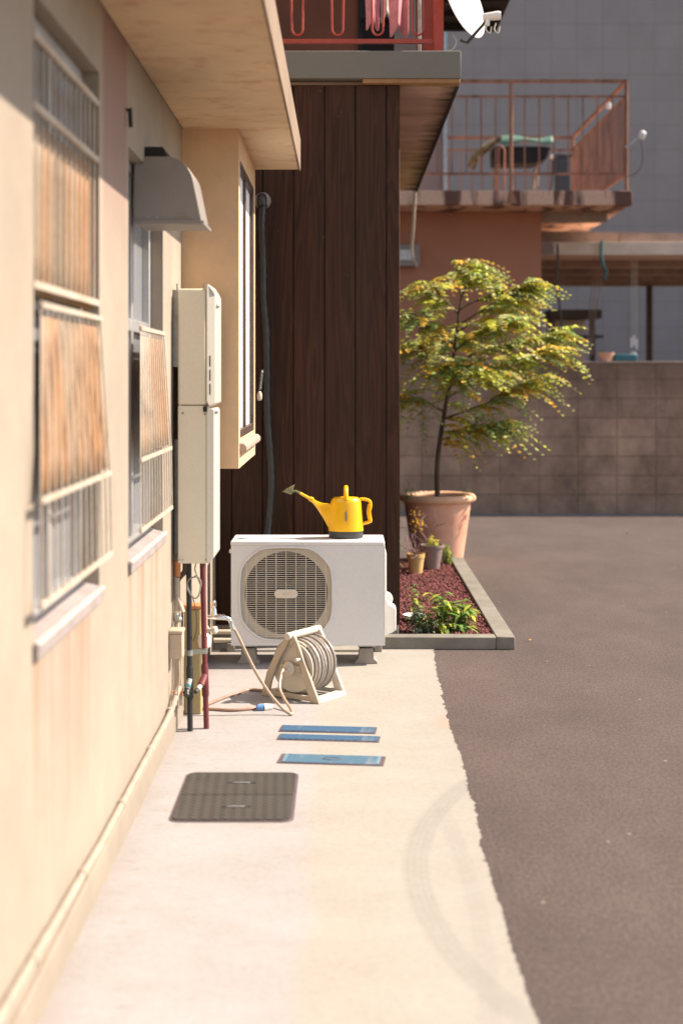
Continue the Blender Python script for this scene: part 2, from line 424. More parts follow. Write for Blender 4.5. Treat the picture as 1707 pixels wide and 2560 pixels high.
CREAM = (.378, .318, .252)
m_wall = mat_stucco('cream_stucco', CREAM, (.33, .25, .19), .22, pier=True, sills=((3.2, 4.1, .83), (4.6, 5.55, .83)))
m_bay = mat_stucco('shade_tinted_stucco', (.72, .49, .30), (.5, .31, .17), .25)  # cream stucco with the warm tan of its shaded side put into the colour
m_edge = mat_stucco('canopy_edge_render', (.31, .23, .17), (.22, .13, .09), .4)  # darker copy of the canopy render, tones down the sunlit face by colour
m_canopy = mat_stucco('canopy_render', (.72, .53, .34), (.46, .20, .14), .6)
m_path = mat_concrete_path(); m_asph = mat_asphalt(); m_wood = mat_wood()
m_block = mat_tiles('concrete_block', (.40, .255, .175), (.315, .20, .137), .413, .2045, .010, 0.0, .10, stain=(.15, .09, .06), bumps=.5)
m_siding = mat_tiles('grey_siding', (.29, .255, .235), (.225, .195, .18), .49, .48, .008, 0.0, .025, rough=.8, bumps=.25)
m_found = M('foundation_concrete', (.30, .265, .225), .9, .2, 5, .4, 90, .003)
m_kerb = M('kerb_concrete', (.215, .195, .16), .9, .18, 7, .5, 110, .003)
m_gutter = M('gutter_concrete', (.20, .17, .15), .9, .2, 6, .3)
m_sheet = mat_rusty('rusty_sheet', (.275, .225, .165), (.34, .15, .045), .95, (2, 4.0, .7), .6, (.36, .62))
m_bars = mat_rusty('grille_paint', (.54, .475, .385), (.45, .27, .16), .4, (9, 9, 5), .5)
m_sill = M('sill_mortar', (.30, .255, .24), .85, .15, 8, .4)
m_ductmat = M('duct_paint', (.35, .29, .23), .8, .15, 9, .2)
m_lip = M('pale_lip', (.48, .43, .40), .7, .1, 12, .2)
m_alu = M('aluminium', (.56, .55, .54), .4, .06, 8, .1, metal=.6)
m_glass = M('frosted_glass', (.25, .255, .27), .12, .05, 3, 0, fine=0)
m_whiteglass = M('bright_frosted_glass', (.85, .84, .84), .5, .04, 3, 0, fine=0)
m_darkframe = M('bronze_frame', (.10, .065, .05), .45, .2, 9, .1, metal=.3)
m_hood = M('hood_steel', (.30, .265, .235), .5, .07, 5, .08, metal=.2)
m_heater = M('heater_casing', (.76, .70, .55), .45, .04, 2, .1, 200, .001)
m_heaterfront = M('heater_front', (.56, .52, .44), .4, .04, 2, .08)
m_dark = M('dark_opening', (.02, .016, .015), .8, .2, 8, 0)
m_ac = M('ac_casing', (.74, .73, .71), .42, .035, 2, .12, 220, .001, coat=.05)
m_acgrill = M('ac_guard', (.74, .66, .54), .45, .04, 3, 0)
m_acin = M('ac_inner', (.028, .020, .018), .7, .2, 6, 0)
m_acside = M('ac_side', (.78, .74, .68), .4, .04, 3, .05)
m_yellow = M('yellow_plastic', (.95, .50, .002), .35, .05, 6, .05, coat=.15)
m_charcoal = M('charcoal_plastic', (.040, .044, .043), .5, .15, 6, .1)
m_olive = M('olive_plastic', (.17, .175, .075), .5, .1, 6, .1)
m_blackpipe = M('black_wrap', (.022, .022, .026), .5, .3, 10, .35, 40, .004)
m_lagging = M('black_corrugated', (.030, .029, .028), .38, .3, 8, .2, 60, .003)
m_maroon = M('maroon_wrap', (.165, .028, .030), .5, .2, 10, .3, 40, .003)
m_galv = M('galvanised', (.42, .44, .42), .4, .2, 20, .15, metal=.7)
m_chrome = M('chrome', (.78, .76, .73), .16, .05, 8, 0, metal=1.0, fine=0)
m_beige = M('beige_plastic', (.50, .41, .30), .5, .06, 6, .1)
m_bone = M('bone_plastic', (.64, .57, .47), .5, .06, 6, .1)
m_khaki = M('khaki_post', (.42, .33, .155), .6, .08, 5, .15)
m_orange = M('orange_plastic', (.62, .23, .08), .5, .1, 6, .1)
m_white = M('white_plastic', (.80, .77, .72), .4, .04, 4, .05)
m_hose = M('tan_hose', (.44, .33, .235), .35, .1, 20, .1)
m_hosegrey = M('grey_hose', (.34, .30, .26), .3, .1, 20, .1, coat=.1)
m_hosered = M('red_brown_hose', (.37, .22, .155), .35, .1, 20, .1)
m_blue = M('blue_plastic', (.10, .25, .52), .4, .1, 6, .1)
m_red = mat_rusty('red_paint', (.46, .060, .028), (.33, .05, .025), .5, (6, 6, 2), .45)
m_slab = M('grey_coping', (.155, .15, .13), .75, .05, 3, .25, 160, .002)
m_soffit = mat_rusty('soffit_board', (.72, .50, .41), (.10, .065, .05), .75, (1.2, 9, 1), .85, (.50, .70))
def _soffit():
    m, t, b = nt('soffit_board'); g = N(t); X, Y, Zc = g.sep(g.pos())
    n = g.noise(g.pos((1.2, 5, 1)), 1.0, 5, .65); base = g.mix(g.ramp(n, [(.35, 0.0), (.7, 1.0)]), (.62, .42, .34), (.38, .23, .17))
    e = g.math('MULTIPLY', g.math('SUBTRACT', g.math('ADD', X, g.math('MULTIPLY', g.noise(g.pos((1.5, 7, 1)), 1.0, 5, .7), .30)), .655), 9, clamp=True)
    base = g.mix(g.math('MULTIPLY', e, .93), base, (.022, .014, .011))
    g.l(base, b.inputs['Base Color']); b.inputs['Roughness'].default_value = .9
    g.l(g.bump(n, .3, .003), b.inputs['Normal']); return m
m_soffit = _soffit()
m_ochrerust = M('peeling_trim', (.42, .24, .10), .8, .3, 10, .4, c2=(.25, .12, .05))
m_brownwall = M('brown_render', (.42, .175, .10), .9, .08, 1.5, .3, 90, .003)
m_upper = M('upper_brown_wall', (.24, .09, .05), .9, .12, 2, .3)
m_beigepanel = M('beige_panel', (.28, .235, .20), .7, .1, 3, .1)
m_black = M('black_cloth', (.008, .008, .010), .9, .2, 10, .1)
m_pink = M('pink_cloth', (.72, .30, .32), .85, .15, 14, .3, 300)
m_greycloth = M('grey_cloth', (.62, .60, .57), .85, .2, 10, .3, 300)
m_dish = M('dish_enamel', (.58, .57, .55), .4, .03, 3, 0)
m_roof = M('eaves_boards', (.030, .020, .017), .85, .3, 8, .3)
m_balc = mat_rusty('balcony_concrete', (.66, .40, .27), (.11, .04, .026), .95, (4.5, 3.2, .7), .85, (.50, .58))
m_rust = mat_rusty('rusted_rail', (.36, .155, .085), (.15, .055, .03), .9, (5, 5, 2.2), .7)
m_balcwall = M('pale_grey_wall', (.22, .185, .17), .85, .08, 2, .2)
m_green = M('green_tarp', (.10, .19, .13), .5, .15, 6, .3, 30, .01)
m_rug = mat_rusty('patterned_rug', (.20, .17, .09), (.10, .06, .035), .9, (16, 16, 16), .9)
m_navy = M('dark_blue_bin', (.045, .055, .07), .5, .15, 5, .1)
m_tan = M('tan_fascia', (.66, .54, .42), .8, .12, 4, .25)
m_under = M('carport_ceiling', (.80, .62, .50), .85, .15, 3, .2, stretch=(1, 4, 1))
m_beam = M('weathered_beam', (.32, .23, .18), .85, .2, 6, .3)
m_post = M('dark_post', (.06, .045, .03), .7, .2, 6, .2)
m_teal = M('teal_hose', (.03, .14, .16), .4, .1, 8, .1)
m_terra = M('terracotta', (.86, .41, .26), .8, .07, 5, .25, 90, .002, c2=(.90, .50, .34))
m_terrarim = M('terracotta_rim', (.86, .50, .30), .75, .07, 5, .25, 90, .002)
m_soil = M('soil', (.05, .032, .022), .95, .3, 20, .8, 60, .01)
m_yellowpot = M('yellow_pot', (.68, .44, .16), .6, .08, 5, .1)
m_greypot = M('grey_pot', (.27, .195, .17), .65, .08, 5, .15)
m_lava = M('red_lava', (.165, .048, .042), .95, .4, 30, .5, 200, .003, c2=(.30, .10, .09))
m_bark = M('bark', (.13, .085, .062), .85, .3, 25, .6, 80, .004, stretch=(1, 1, .3))
m_twig = M('pale_twig', (.30, .20, .15), .8, .2, 20, .3)
m_leafA = mat_leaf('leaf_grey_green', (.38, .45, .17), (.25, .37, .10))
m_leafB = mat_leaf('leaf_yellow_green', (.66, .62, .08), (.46, .54, .07))
m_leafC = mat_leaf('leaf_gold', (.82, .46, .05), (.74, .50, .11))
m_leafD = mat_leaf('leaf_pale', (.60, .56, .24), (.42, .46, .18))
m_weed = mat_leaf('weed_green', (.13, .24, .05), (.22, .34, .08))
m_weedgrey = mat_leaf('weed_grey', (.24, .28, .18), (.14, .18, .10))
m_dry = mat_leaf('dry_stem', (.36, .19, .14), (.25, .12, .09))
m_check = mat_checker()
m_lidblue = mat_lid('blue_lid_iron', (.045, .145, .26), 240, 300, (.012, .045, .10))
m_lidteal = mat_lid('teal_lid_iron', (.085, .185, .26), 165, 330, (.03, .09, .15))
m_lidframe = M('lid_frame_iron', (.12, .085, .09), .7, .2, 10, .3)
m_grommet = M('grey_putty', (.30, .24, .19), .8, .15, 10, .3)

# ------------------------------------------------------------------ ground
tag(MB().grid(1, 1, lambda u, v: (-60+120*u, -30+120*v, 0)).build('asphalt_yard', m_asph, smooth=0), kind='structure')
edge = [(993,1490),(1004,1550),(1020,1615),(1034.5,1673),(1063.5,1755),(1074,1809),(1096.7,1867),(1105,1946),(1134,2029),(1163,2132),(1192,2227),(1217,2298),(1235.5,2352)]
E = [gr(x, y) for x, y in edge]; E = [Vector((E[0].x, 7.76, .004))] + E + [Vector((.44, 2.2, .004)), Vector((.46, .6, .004)), Vector((.45, -2.0, .004))]
mb = MB(); L = []; R_ = []
rnd = random.Random(3); j = 0.0
for i in range(len(E)-1):
    n = max(2, int((E[i]-E[i+1]).length/.009))
    for k in range(n):
        p = E[i].lerp(E[i+1], k/n); j = j*.80 + rnd.uniform(-1, 1)*.0032; jj = rnd.choice((0, 0, 0, rnd.uniform(-.009, .006)))
        R_.append(Vector((p.x+j+jj, p.y, .004)))
R_.append(E[-1])
for p in R_: L.append(Vector((-.702, p.y, .004)))
v = L+R_; n = len(L)
mb.add(v, [(i, n+i, n+i+1, i+1) for i in range(n-1)])
tag(mb.build('concrete_path', m_path, smooth=0), kind='structure')
tag(MB().box(-3, 10, 14.86, 15.09, -.05, .010).build('gutter_strip', m_gutter), kind='structure')

# ------------------------------------------------------------------ cream house
house = thing('house', 'cream stucco house with barred windows and a flat canopy along the left', 'house', (-.70, 4.5, 0))
WX = -.70
def wall_x(mb, xf, xb, y0, y1, z0, z1, holes):
    ys = sorted({y0, y1, *[h[0] for h in holes], *[h[1] for h in holes]}); zs = sorted({z0, z1, *[h[2] for h in holes], *[h[3] for h in holes]})
    def inh(y, z): return any(h[0] < y < h[1] and h[2] < z < h[3] for h in holes)
    for a, b in zip(ys, ys[1:]):
        for c, d in zip(zs, zs[1:]):
            if not inh((a+b)/2, (c+d)/2):
                mb.add([(xf,a,c),(xf,b,c),(xf,b,d),(xf,a,d)], [(0,1,2,3)])
    for (a, b, c, d) in holes:
        mb.add([(xf,a,c),(xb,a,c),(xb,a,d),(xf,a,d)], [(0,1,2,3)]); mb.add([(xf,b,c),(xb,b,c),(xb,b,d),(xf,b,d)], [(3,2,1,0)])
        mb.add([(xf,a,d),(xb,a,d),(xb,b,d),(xf,b,d)], [(0,1,2,3)]); mb.add([(xf,a,c),(xb,a,c),(xb,b,c),(xf,b,c)], [(3,2,1,0)])
    mb.add([(xf,y0,z0),(xb-2.2,y0,z0),(xb-2.2,y0,z1),(xf,y0,z1)], [(0,1,2,3)])
    mb.add([(xf,y0,z1),(xb-2.2,y0,z1),(xb-2.2,y1,z1),(xf,y1,z1)], [(0,1,2,3)])
    mb.add([(xf,y1,z0),(xb-2.2,y1,z0),(xb-2.2,y1,z1),(xf,y1,z1)], [(3,2,1,0)])
    return mb
W1 = (3.21, 4.07, .86, 2.33); W2 = (4.62, 5.50, .86, 2.21)
wall_x(MB(), WX, -.86, -2.5, 7.745, 0, 5.2, [W1, W2]).build('wall', m_wall, house, fix=False, smooth=0)
# base band standing a little proud
MB().box(WX, WX+.012, -2.5, 6.1, 0, .10).build('base_band', m_wall, house, bevel=.003)
MB().box(WX+.001, -.234, -2.5, 7.376, 2.533, 2.69).build('canopy', m_canopy, house, bevel=.006)
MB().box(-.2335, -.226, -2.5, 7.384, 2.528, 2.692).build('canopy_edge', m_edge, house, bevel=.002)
MB().tube([(WX+.003, 4.56, 2.315), (WX+.014, 4.56, 2.32), (WX+.017, 4.56, 2.26)], .007, 8).build('hook', m_dark, house)

def grille_profile(t):   # t in metres below the top bar
    pass
def window(W, upper_z=None, hood_gap=None):
    y0, y1, z0, z1 = W
    win = MB()
    # frame
    xg = -.775
    fr = MB()
    fw = .035
    fr.box(xg-.03, xg+.028, y0, y0+fw, z0, z1).box(xg-.03, xg+.028, y1-fw, y1, z0, z1)
    fr.box(xg-.03, xg+.03, y0+fw, y1-fw, z0, z0+fw).box(xg-.03, xg+.03, y0+fw, y1-fw, z1-fw, z1)
    ym = (y0+y1)/2
    fr.box(xg-.02, xg+.024, ym-.02, ym+.02, z0+fw, z1-fw)
    fr.box(xg-.02, xg+.022, y0+fw, y1-fw, 1.62, 1.665)
    wob = fr.build('window', m_alu, house, bevel=.003)
    MB().box(xg-.008, xg, y0+.03, y1-.03, z0+.03, z1-.03).build('pane', m_glass, wob)
    # sill: sloping slab with a white front lip
    s = MB(); s.prism([(-.82, y0+.001, z0-.0), (-.7005, y0+.001, z0-.0), (-.7005, y0+.001, z0+.002), (-.82, y0+.001, z0+.034)], (0, y1-y0-.002, 0)); s.prism([(-.6995, y0-.01, z0-.04), (-.688, y0-.01, z0-.04), (-.688, y0-.01, z0-.012), (-.6995, y0-.01, z0-.002)], (0, y1-y0+.02, 0))
    s.build('sill', m_sill, wob, bevel=.004)
    MB().box(-.7005, -.684, y0-.012, y1+.012, z0-.011, z0+.001).build('sill_lip', m_lip, wob, bevel=.003)
    # bars
    b = MB(); ga, gb = (y0-.05 if upper_z else y0+.05), y1-.005
    prof = [(-.698, 1.635), (-.694, 1.60), (-.668, 1.19), (-.664, .97), (-.668, .945), (-.698, .925)]
    nb = 13
    ya_ = lambda x: (-x)*(4.70 if upper_z else 7.00)      # the grille's near side flares outwards with its belly
    for i in range(nb):
        b.tube([(x, ya_(x)+(gb-ya_(x))*i/(nb-1), z) for x, z in prof], .0027, 6)
    for (x, z) in ((-.694, 1.625), (-.668, 1.185), (-.665, .955)):
        b.bar((x, ya_(x)-.005, z), (x, gb+.006, z), .009, .013)
    if upper_z:
        for i in range(nb):
            y = y0+.02+(y1-y0-.04)*i/(nb-1)
            b.tube([(-.712, y, 1.66), (-.712, y, upper_z)], .0030, 6)
        for z in (1.67, 2.078, upper_z):
            b.bar((-.704, y0+.01, z), (-.704, y1-.005, z), .010, .017)
    b.build('grille', m_bars, wob)
    # corrugated sheet behind the bars
    sh = MB()
    def f1(u, v_):
        z = 1.60+(1.20-1.60)*v_; x = -.704+(.028)*v_; yy = ya_(x); return (x+.0035*math.sin(u*(gb-yy)*2*PI/.032), yy+(gb-yy)*u, z)
    sh.grid(int((gb-ga)/.004), 6, f1)
    if upper_z:
        def f2(u, v_):
            return (-.722+.0035*math.sin(u*(y1-y0-.06)*2*PI/.032), y0+.04+(y1-y0-.06)*u, 2.06+(1.65-2.06)*v_)
        sh.grid(int((y1-y0)/.004), 4, f2)
    sh.build('sheet', m_sheet, wob, thick=.002, smooth=60)
    return wob
window(W1, upper_z=2.24); window(W2)

# bay with its window
bm_ = MB()
bx0, bx1, by0, by1, bz0, bz1 = -.702, -.4556, 6.15, 7.29, 1.062, 2.533
bo = (6.235, 7.195, 1.19, 2.41)
wall_x  # front (+X) face with opening
ys = [by0, bo[0], bo[1], by1]; zs = [bz0, bo[2], bo[3], bz1]
for i in range(3):
    for k in range(3):
        if not (i == 1 and k == 1):
            bm_.add([(bx1,ys[i],zs[k]),(bx1,ys[i+1],zs[k]),(bx1,ys[i+1],zs[k+1]),(bx1,ys[i],zs[k+1])], [(0,1,2,3)])
xr = -.56
a, b_, c, d = bo
bm_.add([(bx1,a,c),(xr,a,c),(xr,a,d),(bx1,a,d)], [(0,1,2,3)]); bm_.add([(bx1,b_,c),(xr,b_,c),(xr,b_,d),(bx1,b_,d)], [(0,1,2,3)])
bm_.add([(bx1,a,d),(xr,a,d),(xr,b_,d),(bx1,b_,d)], [(0,1,2,3)]); bm_.add([(bx1,a,c),(xr,a,c),(xr,b_,c),(bx1,b_,c)], [(0,1,2,3)])
bm_.add([(bx0,by0,bz0),(bx1,by0,bz0),(bx1,by0,bz1),(bx0,by0,bz1)], [(0,1,2,3)]); bm_.add([(bx0,by1,bz0),(bx1,by1,bz0),(bx1,by1,bz1),(bx0,by1,bz1)], [(3,2,1,0)])
bm_.add([(bx0,by0,bz0),(bx1,by0,bz0),(bx1,by1,bz0),(bx0,by1,bz0)], [(3,2,1,0)])
bay = bm_.build('bay', m_bay, house, fix=False, smooth=0)
fr = MB(); xg = -.480
fr.box(xg-.02, xg+.022, a, a+.03, c, d).box(xg-.02, xg+.022, b_-.035, b_, c, d).box(xg-.02, xg+.025, a+.03, b_-.035, c, c+.035).box(xg-.02, xg+.025, a+.03, b_-.035, d-.03, d)
fr.box(xg-.01, xg+.018, 6.68, 6.71, c+.035, d-.03)
bw = fr.build('bay_window', m_darkframe, bay, bevel=.003)
MB().box(xg-.008, xg+.004, a+.02, b_-.02, c+.02, d-.02).build('bay_pane', m_whiteglass, bay)
s = MB(); s.prism([(-.56, a-.03, 1.145), (-.43, a-.03, 1.13), (-.424, a-.03, 1.137), (-.424, a-.03, 1.155), (-.436, a-.03, 1.168), (-.56, a-.03, 1.188)], (0, b_-a+.06, 0))
s.build('bay_sill', m_wall, bay, bevel=.003)

# ------------------------------------------------------------------ range hood
hood = thing('range_hood', 'grey steel vent hood with curved front under the canopy', 'vent hood', (-.72, 5.1, 2.0))
hx0, hz0, hz1 = -.735, 1.998, 2.232
prof = [(hx0, hz0), (hx0, hz1), (-.60, hz1)]
prof[-1] = (-.625, hz1)
for k in range(1, 13):
    a_ = k/12*R(80); prof.append((-.625+.100*math.sin(a_), hz1-.105+.105*math.cos(a_)))
prof += [(-.497, hz0)]
mb = MB(); mb.prism([(x, 4.98, z) for x, z in prof], (0, .27, 0)); mb.build('casing', m_hood, hood, bevel=.003)
MB().prism([(hx0+.01, 4.99, hz0-.008), (-.492, 4.972, hz0-.008), (-.492, 4.972, hz0+.004), (hx0+.01, 4.972, hz0+.004)], (0, .0, 0.0)) 
mb = MB(); mb.bar((hx0, 4.977, hz0+.002), (-.494, 4.977, hz0+.002), .006, .012).bar((-.494, 4.975, hz0+.002), (-.494, 5.253, hz0+.002), .006, .012)
mb.build('rim', m_hood, hood)
mb = MB(); mb.prism([(hx0, 4.99, hz1+.001), (hx0, 4.99, hz1+.035), (-.635, 4.99, hz1+.035), (-.62, 4.99, hz1+.001)], (0, .25, 0)); mb.build('flashing', m_dark, hood, bevel=.003)
MB().box(-.585, -.552, 4.976, 4.981, 2.018, 2.032).build('rating_plate', m_beigepanel, hood)
mb = MB()
for x in (-.685, -.655, -.53): mb.lathe([(.003, 0), (.003, .003)], (x, 4.980, 2.018), 8, (0,-1,0))
mb.each('screw', m_galv, hood)

# ------------------------------------------------------------------ water heater
heat = thing('water_heater', 'tall beige gas water heater with pipe cover mounted on the cream wall', 'water heater', (-.62, 5.95, .70))
hy0, hy1 = 5.78, 6.06
MB().box(-.675, -.560, hy0, hy1, 1.345, 1.818).build('upper_casing', m_heater, heat, bevel=.008, seg=3)
MB().box(-.675, -.560, hy0+.002, hy1-.002, .70, 1.342).build('pipe_cover', m_heater, heat, bevel=.003)
# front lids facing the path
fl = MB(); fl.prism([(-.5595, hy0-.004, 1.36), (-.5595, hy0-.004, 1.835), (-.548, hy0-.004, 1.835), (-.530, hy0+.006, 1.805), (-.524, hy0+.02, 1.79), (-.524, hy0+.02, 1.35), (-.548, hy0-.004, 1.338)], (0, .27, 0))
upl = fl.build('upper_front', m_heaterfront, heat, bevel=.004)
fl = MB(); fl.prism([(-.5595, hy0, .702), (-.5595, hy0, 1.33), (-.532, hy0+.004, 1.33), (-.528, hy0+.01, 1.32), (-.528, hy0+.01, .725), (-.548, hy0, .702)], (0, .262, 0))
fl.build('lower_front', m_heaterfront, heat, bevel=.003)
mb = MB()
for z0_ in (1.500, 1.443, 1.386): mb.box(-.5465, -.5415, hy0-.0055, hy0-.003, z0_, z0_+.045)
mb.each('vent_slot', m_dark, heat)
mb = MB(); mb.lathe([(.010, 0), (.012, .006), (.004, .014)], (-.524, hy0+.05, 1.75), 10, (1,0,0)); mb.lathe([(.009, 0), (.006, .012)], (-.527, hy0+.03, 1.315), 10, (1,0,0)); mb.each('latch', m_galv, heat)
mb = MB(); mb.box(-.572, -.556, hy0-.004, hy0-.0005, 1.317, 1.34); mb.lathe([(.003, 0), (.003, .003)], (-.566, hy0, 1.308), 8, (0,-1,0)); mb.lathe([(.0035, 0), (.0035, .003)], (-.655, hy0, 1.312), 8, (0,-1,0)); mb.each('catch', m_dark, heat)
mb = MB(); mb.box(-.700, -.675, hy0+.04, hy0+.07, 1.50, 1.815).box(-.700, -.675, hy0+.2, hy0+.23, 1.50, 1.815).box(-.700, -.675, hy0+.1, hy0+.16, .72, 1.2)
mb.box(-.685, -.679, hy0+.03, hy0+.04, 1.80, 1.84).box(-.575, -.570, hy0+.03, hy0+.04, 1.815, 1.838)
mb.each('bracket', m_galv, heat)
mb = MB()
for x in (-.668, -.655, -.562+.0): mb.lathe([(.0035, 0), (.0035, .003)], (x, hy0+.001, .716), 8, (0,-1,0))
mb.each('screw', m_galv, heat)

# pipes below the heater
def P3(x, y, Y): X_, Y_ = Z3(x, y); return at(X_, Y_, Y)
pb = thing('cold_pipe', 'black wrapped water pipe running from the heater into the ground', 'pipe', (-.632, 5.845, 0))
MB().tube([(-.6395, 5.86, .705), (-.637, 5.855, .5), (-.632, 5.845, .003)], .0115, 12).build('pipe', m_blackpipe, pb)
MB().tube([(-.635, 5.85, .27), (-.6345, 5.85, .26), (-.633, 5.848, .14), (-.6328, 5.848, .135)], [.0125, .0145, .0145, .0125], 12).build('collar', m_blackpipe, pb)
mb = MB(); mb.tube([(-.633, 5.838, .215), (-.640, 5.800, .185)], [.011, .013], 10); mb.build('valve', m_galv, pb)
mb = MB(); mb.tube([(-.637, 5.812, .198), (-.639, 5.804, .190)], .0145, 10); mb.build('valve_ring', m_teal, pb)
mb = MB(); mb.lathe([(.012, 0), (.014, .01), (.014, .022), (.008, .026)], (-.640, 5.80, .180), 10, (0,-.6,-.8)); mb.bar((-.655, 5.79, .175), (-.615, 5.79, .176), .01, .008); mb.build('valve_knob', m_charcoal, pb)
pm = thing('hot_pipe', 'maroon wrapped water pipe beside the black one below the heater', 'pipe', (-.569, 5.885, 0))
MB().tube([(-.588, 5.91, .705), (-.583, 5.90, .5), (-.569, 5.885, .003)], .0115, 12).build('pipe', m_maroon, pm)
MB().tube([(-.577, 5.893, .27), (-.577, 5.893, .26), (-.5735, 5.890, .14), (-.5735, 5.890, .135)], [.0125, .015, .015, .0125], 12).build('collar', m_maroon, pm)
mb = MB(); mb.tube([(-.575, 5.88, .225), (-.588, 5.845, .192)], [.013, .015], 10); mb.build('valve', m_maroon, pm)
mb = MB(); mb.tube([(-.588, 5.845, .192), (-.598, 5.82, .180)], .010, 10); mb.build('valve_cap', m_bone, pm)
mb = MB(); mb.tube([(-.598, 5.82, .180), (-.606, 5.80, .174)], .009, 10); mb.build('valve_knob', m_charcoal, pm)
cl = MB(); cl.box(-.655, -.566, 5.870, 5.873, .315, .333)
for x, y in ((-.6345, 5.853), (-.578, 5.896)): cl.lathe([(.0135, 0), (.0135, .022)], (x, y, .313), 14)
cl.lathe([(.003, 0), (.003, .003)], (-.606, 5.870, .325), 8, (0,-1,0)); cl.box(-.700, -.655, 5.868, 5.875, .315, .333)
tag(cl.build('pipe_clamp', m_galv, origin=(-.61, 5.87, .32)), 'galvanised clamp strap holding the black and maroon pipes to the wall', 'clamp')
# coiled cable
cc = []
for k in range(60):
    a_ = k/60*2*PI*2.3; r = .038+.004*math.sin(k*.7)
    cc.append((-.612+r*.72*math.cos(a_), 5.82+.004*math.sin(a_*.5), .60+r*1.15*math.sin(a_)))
cc = [(-.606, 5.86, .71), (-.612, 5.83, .67)]+cc
tag(MB().tube(cc, .0028, 6).build('coiled_cable', m_hosegrey, origin=(-.61, 5.83, .60)), 'thin grey cable coiled in loops hanging under the water heater', 'cable')
tag(MB().tube(spline([(-.622, 5.84, .56), (-.607, 5.84, .49), (-.606, 5.845, .42), (-.62, 5.86, .37)], 6), .002, 6).build('thin_cable', m_charcoal, origin=(-.61, 5.84, .45)), 'thin dark wire curving down beside the black pipe', 'wire')
# brown elbow and drain on the wall
dr = thing('drain_pipe', 'cream lagged drain pipe with brown elbow on the wall left of the black pipe', 'pipe', (-.68, 5.82, .4))
MB().tube(spline([(-.655, 5.86, .705), (-.655, 5.855, .66), (-.675, 5.85, .635), (-.684, 5.85, .62)], 6), .011, 10).build('elbow', m_darkframe, dr)
MB().tube(spline([(-.683, 5.83, .705), (-.683, 5.83, .64)], 3), .014, 10).build('stub', m_orange, dr)
MB().tube([(-.685, 5.83, .635), (-.682, 5.82, .56), (-.681, 5.81, .50)], .0125, 10).build('lagged_run', m_beige, dr)
MB().tube([(-.678, 5.81, .56), (-.655, 5.80, .50)], .008, 8).build('branch', m_bone, dr)
mb = MB(); mb.lathe([(.014, 0), (.014, .03), (.010, .034)], (-.682, 5.80, .463), 12); mb.lathe([(.011, 0), (.012, .012), (.004, .018)], (-.672, 5.79, .473), 12, (.3,-1,0)); mb.build('valve', m_galv, dr)
mb = MB(); mb.tube([(-.681, 5.80, .46), (-.681, 5.80, .15)], .008, 8).tube([(-.668, 5.80, .33), (-.668, 5.80, .12)], .011, 8); mb.each('lower_run', m_beige, dr)
MB().box(-.698, -.655, 5.772, 5.782, .166, .184).build('tag', m_orange, dr)
jb = thing('junction_box', 'small beige electrical box fixed low on the cream wall', 'junction box', (-.67, 5.72, .33))
MB().box(-.699, -.646, 5.68, 5.76, .332, .43).build('body', m_beige, jb, bevel=.003)
MB().box(-.70, -.643, 5.677, 5.763, .431, .446).build('lid', m_beige, jb, bevel=.004)
mb = MB()
for dx in (-.685, -.662): mb.tube(spline([(dx, 5.70, .332), (dx+.004, 5.69, .26), (dx-.004, 5.70, .20), (dx, 5.70, .13)], 5), .003, 6)
mb.each('cable', m_beige, jb)

# standpipe with tap
sp = thing('standpipe', 'khaki standpipe post with a chrome garden tap behind the pipes', 'garden tap', (-.653, 6.17, 0))
MB().box(-.690, -.616, 6.13, 6.20, .004, .455).build('post', m_khaki, sp, bevel=.006, seg=3)
MB().box(-.692, -.614, 6.128, 6.202, .456, .475).build('cap', m_orange, sp, bevel=.006)
tp = MB(); ty = 6.165
tp.tube([(-.616, ty, .418), (-.575, ty, .418), (-.56, ty, .420), (-.535, ty, .418), (-.51, ty, .414), (-.497, ty, .408), (-.49, ty, .395)], [.009, .009, .014, .013, .010, .009, .009], 12)
tp.tube([(-.563, ty, .42), (-.563, ty, .452), (-.565, ty, .458)], [.013, .010, .008], 12)
tp.lathe([(.0125, 0), (.0125, .01)], (-.527, ty, .418), 6, (1,0,0))
tap = tp.build('tap', m_chrome, sp)
mb = MB(); mb.lathe([(.006, 0), (.013, .006), (.0145, .012), (.012, .03), (.009, .033)], (-.566, ty, .457), 12); mb.build('tap_handle', m_chrome, tap)
MB().tube([(-.5925, 6.10, .72), (-.5915, 6.10, .42), (-.590, 6.10, .385)], .0058, 8).build('riser', m_bone, sp)
mb = MB(); mb.lathe([(.008, 0), (.008, .03), (.016, .032), (.017, .045), (.010, .05)], (-.590, 6.10, .375), 14, (1,-.35,0)); mb.tube([(-.59, 6.10, .39), (-.59, 6.10, .36)], .010, 10); mb.build('valve', m_bone, sp)
mb = MB(); mb.lathe([(.010, .0), (.026, .014), (.030, .035), (.026, .06), (.012, .072)], (-.60, 6.12, .285), 18); mb.build('regulator', m_white, sp)
MB().tube([(-.60, 6.12, .36), (-.60, 6.12, .35)], .008, 8).build('nipple', m_bone, sp)

# pale drain duct along the foot of the wall
pts = [(-.687, -2.4, .20), (-.687, 2.9, .18), (-.686, 4.0, .142), (-.686, 4.6, .137), (-.685, 5.2, .135), (-.683, 5.42, .135), (-.680, 5.62, .145), (-.674, 5.70, .175), (-.668, 5.76, .20)]
duct = thing('wall_duct', 'cream plastic drain duct running low along the whole cream wall', 'duct', (-.68, 4, .14))
MB().tube(pts, .011, 10).build('duct', m_ductmat, duct)
mb = MB()
for y, z in ((3.15, .171), (3.75, .151), (4.4, .139), (5.05, .1355), (5.60, .144)):
    mb.tube([(-.686, y-.018, z), (-.686, y+.018, z)], .0132, 10)
mb.each('joint', m_ductmat, duct)

